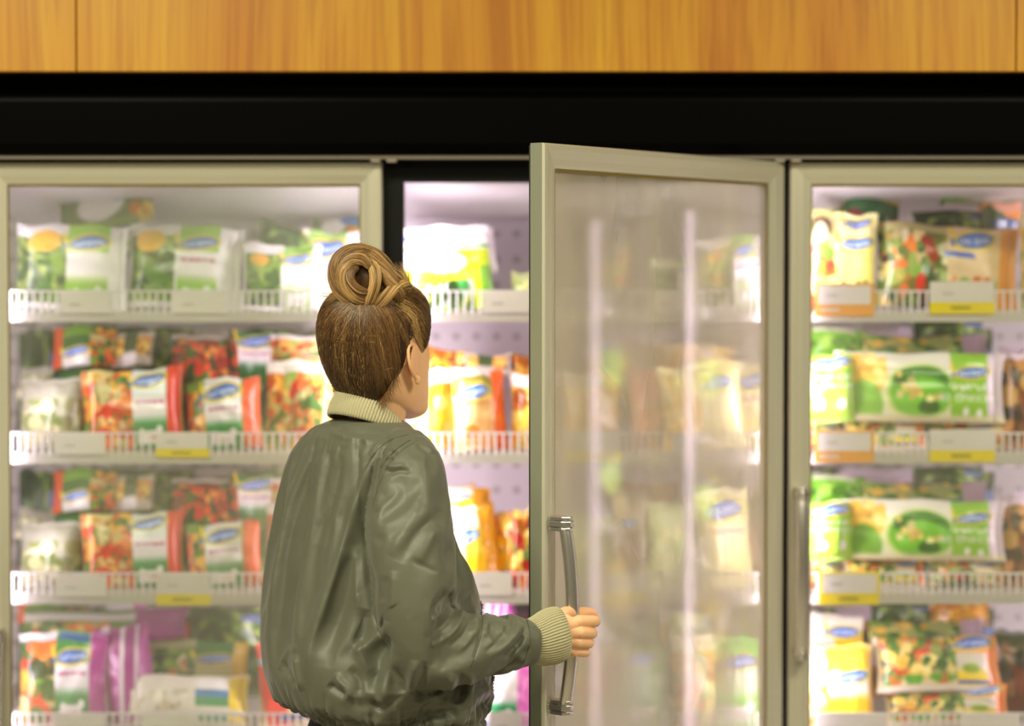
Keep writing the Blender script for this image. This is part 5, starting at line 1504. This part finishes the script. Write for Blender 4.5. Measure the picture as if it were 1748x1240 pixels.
strand_v, strand_f, strand_c = [], [], []
def strand(pts, r, colr, tipfade=True):
    n0 = len(strand_v); n = len(pts)
    up = Vector((0.3, -1, 0.2)).normalized()
    for i, p in enumerate(pts):
        t = (pts[min(i+1, n-1)] - pts[max(i-1, 0)])
        if t.length < 1e-7: t = Vector((0, 0, 1))
        t.normalize(); a = t.cross(up)
        if a.length < 1e-4: a = Vector((1, 0, 0))
        a.normalize(); b = a.cross(t)
        rr_ = r * (1 - 0.7 * (i / (n-1)) ** 4) if tipfade else r
        for k in range(3):
            th = 2 * PI * k / 3
            strand_v.append(p + a * (math.cos(th) * rr_) + b * (math.sin(th) * rr_)); strand_c.append(colr)
    for i in range(n - 1):
        for k in range(3):
            strand_f.append((n0+i*3+k, n0+i*3+(k+1) % 3, n0+(i+1)*3+(k+1) % 3, n0+(i+1)*3+k))
DK = np.array(lin((60, 38, 18))); MD = np.array(lin((136, 98, 54))); LT = np.array(lin((232, 192, 124)))
def hcol(t):
    t = min(1, max(0, t)); return DK * (1 - t * 2) + MD * t * 2 if t < .5 else MD * (2 - 2*t) + LT * (2*t - 1)
center_w = H(*Cc)
bun_dir = (P(628, 515, -0.645) - center_w)
bun_base = cbvh.ray_cast(center_w + bun_dir * 0.05, bun_dir.normalized())[0] or (center_w + bun_dir.normalized() * .1)
rnd = random.Random(5)
made = 0
while made < 6500:
    az = rnd.uniform(-180, 180)
    hl = hairline(az)
    z = hl + (rnd.random() ** 1.6) * (0.125 - hl) if rnd.random() < 0.65 else hl + rnd.uniform(-0.003, 0.006)
    # a point on the cap at that azimuth and height
    a_ = math.radians(az); d_ = Vector((math.sin(a_), -math.cos(a_), 0))
    h0 = cbvh.ray_cast(H(0, -.005, min(z, .118)), (H(d_.x, d_.y, 0) - H(0, 0, 0)).normalized())[0]
    if h0 is None: continue
    clump = mnoise.noise(Vector((a_ * 5.0, z * 6, 3.1)))
    spread_ = Vector((rnd.gauss(0, .010), rnd.gauss(0, .006), rnd.gauss(0, .007)))
    end = bun_base + spread_
    pts = []; N_ = 13; lift0 = 0.0002 + 0.0010 * rnd.random()
    bow = rnd.gauss(0, .004) + 0.010 * clump
    side = (end - h0).cross(h0 - center_w).normalized()
    for i in range(N_):
        t = i / (N_ - 1)
        q = h0.lerp(end, t) + side * (bow * math.sin(PI * t))
        dr = (q - center_w).normalized()
        hit = cbvh.ray_cast(center_w, dr)[0]
        if hit is None: hit = q
        lift = lift0 + 0.0022 * max(0, clump) * math.sin(PI * t)
        pts.append(hit + dr * lift)
    base_t = 0.25 + 0.80 * mnoise.noise(Vector((a_ * 9, 1.7, z * 3))) + 0.45 * mnoise.noise(Vector((a_ * 26, 7.7, z * 2))) + rnd.gauss(0, .10)
    strand(pts, rnd.uniform(.00028, .00050), hcol(base_t)); made += 1
# short wisps at the nape and the outline
for k in range(900):
    az = rnd.uniform(-60, 64); a_ = math.radians(az); hl = hairline(az)
    d_ = Vector((math.sin(a_), -math.cos(a_), 0))
    h0 = cbvh.ray_cast(H(0, -.005, hl + rnd.uniform(0, .01)), (H(d_.x, d_.y, 0) - H(0, 0, 0)).normalized())[0]
    if h0 is None: continue
    outd = (h0 - center_w); outd.z = 0; outd.normalize()
    tn = Vector((0, 0, -1)) + outd * rnd.uniform(.05, .5) + Vector((rnd.gauss(0, .35), rnd.gauss(0, .35), 0))
    L_ = rnd.uniform(.006, .024)
    strand([h0 + tn * (L_ * i / 4) + outd * (0.002 * math.sin(i)) for i in range(5)], .00026, hcol(rnd.uniform(.25, .6)))
for k in range(160):
    az = rnd.uniform(-180, 180); z = rnd.uniform(-.03, .10); a_ = math.radians(az); d_ = Vector((math.sin(a_), -math.cos(a_), 0))
    if z < hairline(az) + .01: continue
    h0 = cbvh.ray_cast(H(0, -.005, z), (H(d_.x, d_.y, 0) - H(0, 0, 0)).normalized())[0]
    if h0 is None: continue
    outd = (h0 - center_w).normalized(); tn = (outd * rnd.uniform(.3, .8) + Vector((rnd.gauss(0, .5), rnd.gauss(0, .5), rnd.gauss(.4, .5)))).normalized()
    L_ = rnd.uniform(.006, .022); cv = Vector((rnd.gauss(0, 1), rnd.gauss(0, 1), rnd.gauss(0, 1))) * .004
    strand([h0 + tn * (L_ * i / 5) + cv * (i / 5) ** 2 for i in range(6)], .00020, hcol(rnd.uniform(.4, .9)))

# the bun: twisted locks round a core
bun = MB()
ball(bun, P(622, 478, -.628), 1.0, (.037, .028, .040)); ball(bun, P(650, 495, -.625), 1.0, (.030, .026, .024)); ball(bun, P(640, 470, -.625), 1.0, (.024, .024, .034))
LOCKS = [  # points (px, py, y), radius start..end, strands, twist, brightness
 ([(648,520,-.648),(612,518,-.655),(584,500,-.655),(572,472,-.652),(580,443,-.648),(605,430,-.645),(632,436,-.648),(648,456,-.652)], (.011,.0135), 520, 1.2, .62),
 ([(640,512,-.660),(612,510,-.668),(590,492,-.670),(585,466,-.668),(598,447,-.664),(620,444,-.664),(634,458,-.666)], (.010,.010), 420, -1.0, .66),
 ([(632,500,-.668),(612,496,-.676),(599,480,-.676),(600,464,-.672),(612,456,-.668)], (.008,.006), 260, .8, .50),
 ([(608,424,-.636),(632,436,-.648),(652,456,-.655),(668,480,-.656),(680,500,-.650),(672,520,-.640)], (.010,.013), 420, .9, .60),
 ([(628,440,-.652),(640,462,-.664),(640,488,-.672),(630,512,-.668),(624,532,-.655)], (.010,.007), 360, .5, .66),
 ([(702,490,-.625),(690,486,-.645),(676,490,-.658),(660,505,-.664),(643,520,-.660),(622,530,-.640),(606,530,-.625)], (.007,.011), 460, 1.0, .72),
 ([(590,508,-.648),(606,522,-.655),(628,530,-.655),(652,524,-.654),(676,508,-.648)], (.008,.009), 300, .6, .50),
 ([(590,505,-.625),(578,465,-.605),(606,434,-.598),(642,442,-.598),(664,476,-.598),(652,512,-.605)], (.014,.015), 520, 1.0, .55),
 ([(604,515,-.605),(600,472,-.590),(624,448,-.586),(650,470,-.588),(646,512,-.595)], (.015,.014), 460, -.8, .6),
 ([(640,446,-.640),(664,466,-.640),(684,484,-.636),(700,497,-.625)], (.012,.007), 280, .4, .52),
]
for pts, (ra, rb), ns, tw, br in LOCKS:
    g = resample([tuple(P(*p)) for p in pts], 26); g = [Vector(q) for q in g]
    rads = [(ra + (rb - ra) * i / 25) * (0.35 + 0.65 * min(1, i / 5, (25 - i) / 5) ** .6) for i in range(26)]
    bun.tube(g, [q * 0.90 for q in rads], 14)
    fr3 = []; up = Vector((0, -1, 0.01))
    for i in range(26):
        t = (g[min(i+1, 25)] - g[max(i-1, 0)]).normalized(); a = t.cross(up).normalized(); b = a.cross(t).normalized(); fr3.append((a, b)); up = b
    for k in range(ns):
        ph = rnd.uniform(0, 2 * PI); rf = rnd.gauss(.97, .05); wob_ = rnd.gauss(0, .12)
        i0 = rnd.randint(0, 5); i1 = rnd.randint(20, 25)
        pp = []
        for i in range(i0, i1 + 1):
            u = i / 25; th = ph + tw * 2.2 * u + wob_ * math.sin(u * 6 + ph)
            pp.append(g[i] + fr3[i][0] * (math.cos(th) * rads[i] * rf) + fr3[i][1] * (math.sin(th) * rads[i] * rf))
        tcol = br + 0.62 * mnoise.noise(Vector((ph * 2.2, br * 50, ra * 900))) + rnd.gauss(0, .10)
        strand(pp, rnd.uniform(.00028, .00048), hcol(tcol))
# loose tips: right of the bun, left of the bun, and a fringe of fine ends
for k in range(150):
    s0 = P(690 + rnd.gauss(0, 4), 490 + rnd.gauss(0, 4), -.638 + rnd.gauss(0, .004))
    e0 = P(686 + rnd.gauss(0, 9), 452 + rnd.uniform(-6, 26), -.635 + rnd.gauss(0, .006))
    cv = Vector((rnd.gauss(0.005, .003), 0, 0))
    strand([s0.lerp(e0, i/6) + cv * math.sin(PI * i/6) for i in range(7)], .00025, hcol(rnd.uniform(.5, .95)))
for k in range(34):
    s0 = P(590 + rnd.gauss(0, 8), 500 + rnd.gauss(0, 5), -.650); e0 = P(552 + rnd.gauss(0, 8), 505 + rnd.gauss(0, 5), -.65 + rnd.gauss(0, .01))
    strand([s0.lerp(e0, i/7) + Vector((0, 0, -.004 * math.sin(PI * i/7))) for i in range(8)], .00022, hcol(rnd.uniform(.5, .9)))
for k in range(60):
    th = rnd.uniform(PI * .2, PI * 1.2); c = P(612, 470, -.645)
    s0 = c + Vector((math.cos(th) * .036, 0, math.sin(th) * .044)); t2 = th + rnd.uniform(.3, .9)
    e0 = c + Vector((math.cos(t2) * rnd.uniform(.040, .050), rnd.gauss(0, .01), math.sin(t2) * rnd.uniform(.046, .056)))
    m0 = (s0 + e0) / 2 + (s0 - c).normalized() * rnd.uniform(.003, .009)
    strand([s0.lerp(m0, i/3) for i in range(3)] + [m0.lerp(e0, i/3) for i in range(4)], .00018, hcol(rnd.uniform(.5, 1)))
for k in range(70):
    s0 = P(712 + rnd.gauss(0, 5), 500 + rnd.uniform(-6, 26), -.60 + rnd.gauss(0, .01)); d0 = Vector((rnd.uniform(.2, 1), rnd.gauss(0, .4), rnd.uniform(-.2, .9))).normalized()
    L_ = rnd.uniform(.006, .014); cu = Vector((rnd.gauss(0, 1), 0, rnd.gauss(0, 1))) * .004
    strand([s0 + d0 * (L_ * i/5) + cu * (i/5)**2 for i in range(6)], .00022, hcol(rnd.uniform(.3, .7)))

def hair_mat():
    m = attr_mat('dark_blonde_hair', 0.42, 0.5)
    b = m.node_tree.nodes['Principled BSDF']; b.inputs['Sheen Weight'].default_value = 0.0
    return m
HAIR = hair_mat()
# cap, bun core and strands make one mesh
vs_all = [tuple(v) for v in cap.v]; fs_all = list(cap.f); cols = []
for p in cap.v:
    cols.append(tuple(np.array(lin((84, 58, 30)))))
n0 = len(vs_all); vs_all += [tuple(v) for v in bun.v]; fs_all += [tuple(i + n0 for i in f) for f in bun.f]; cols += [tuple(np.array(lin((104, 72, 38))))] * len(bun.v)
n0 = len(vs_all); vs_all += [tuple(v) for v in strand_v]; fs_all += [tuple(i + n0 for i in f) for f in strand_f]; cols += [tuple(c) for c in strand_c]
hme = bpy.data.meshes.new('hair'); hme.from_pydata(vs_all, [], fs_all); hme.update()
set_print(hme, np.array(cols))
hair = link('hair', hme, HAIR, person, True)
hair['label'] = 'dark blonde hair pinned up in a loose bun'
# thin elastic tie under the bun
q = [P(598, 518, -.668), P(612, 526, -.672), P(628, 530, -.671), P(642, 527, -.668)]
MB().tube(q, 0.0011, 8).build('hair_tie', mat('tie_grey', (150, 146, 130), 0.5), hair, smooth=True)
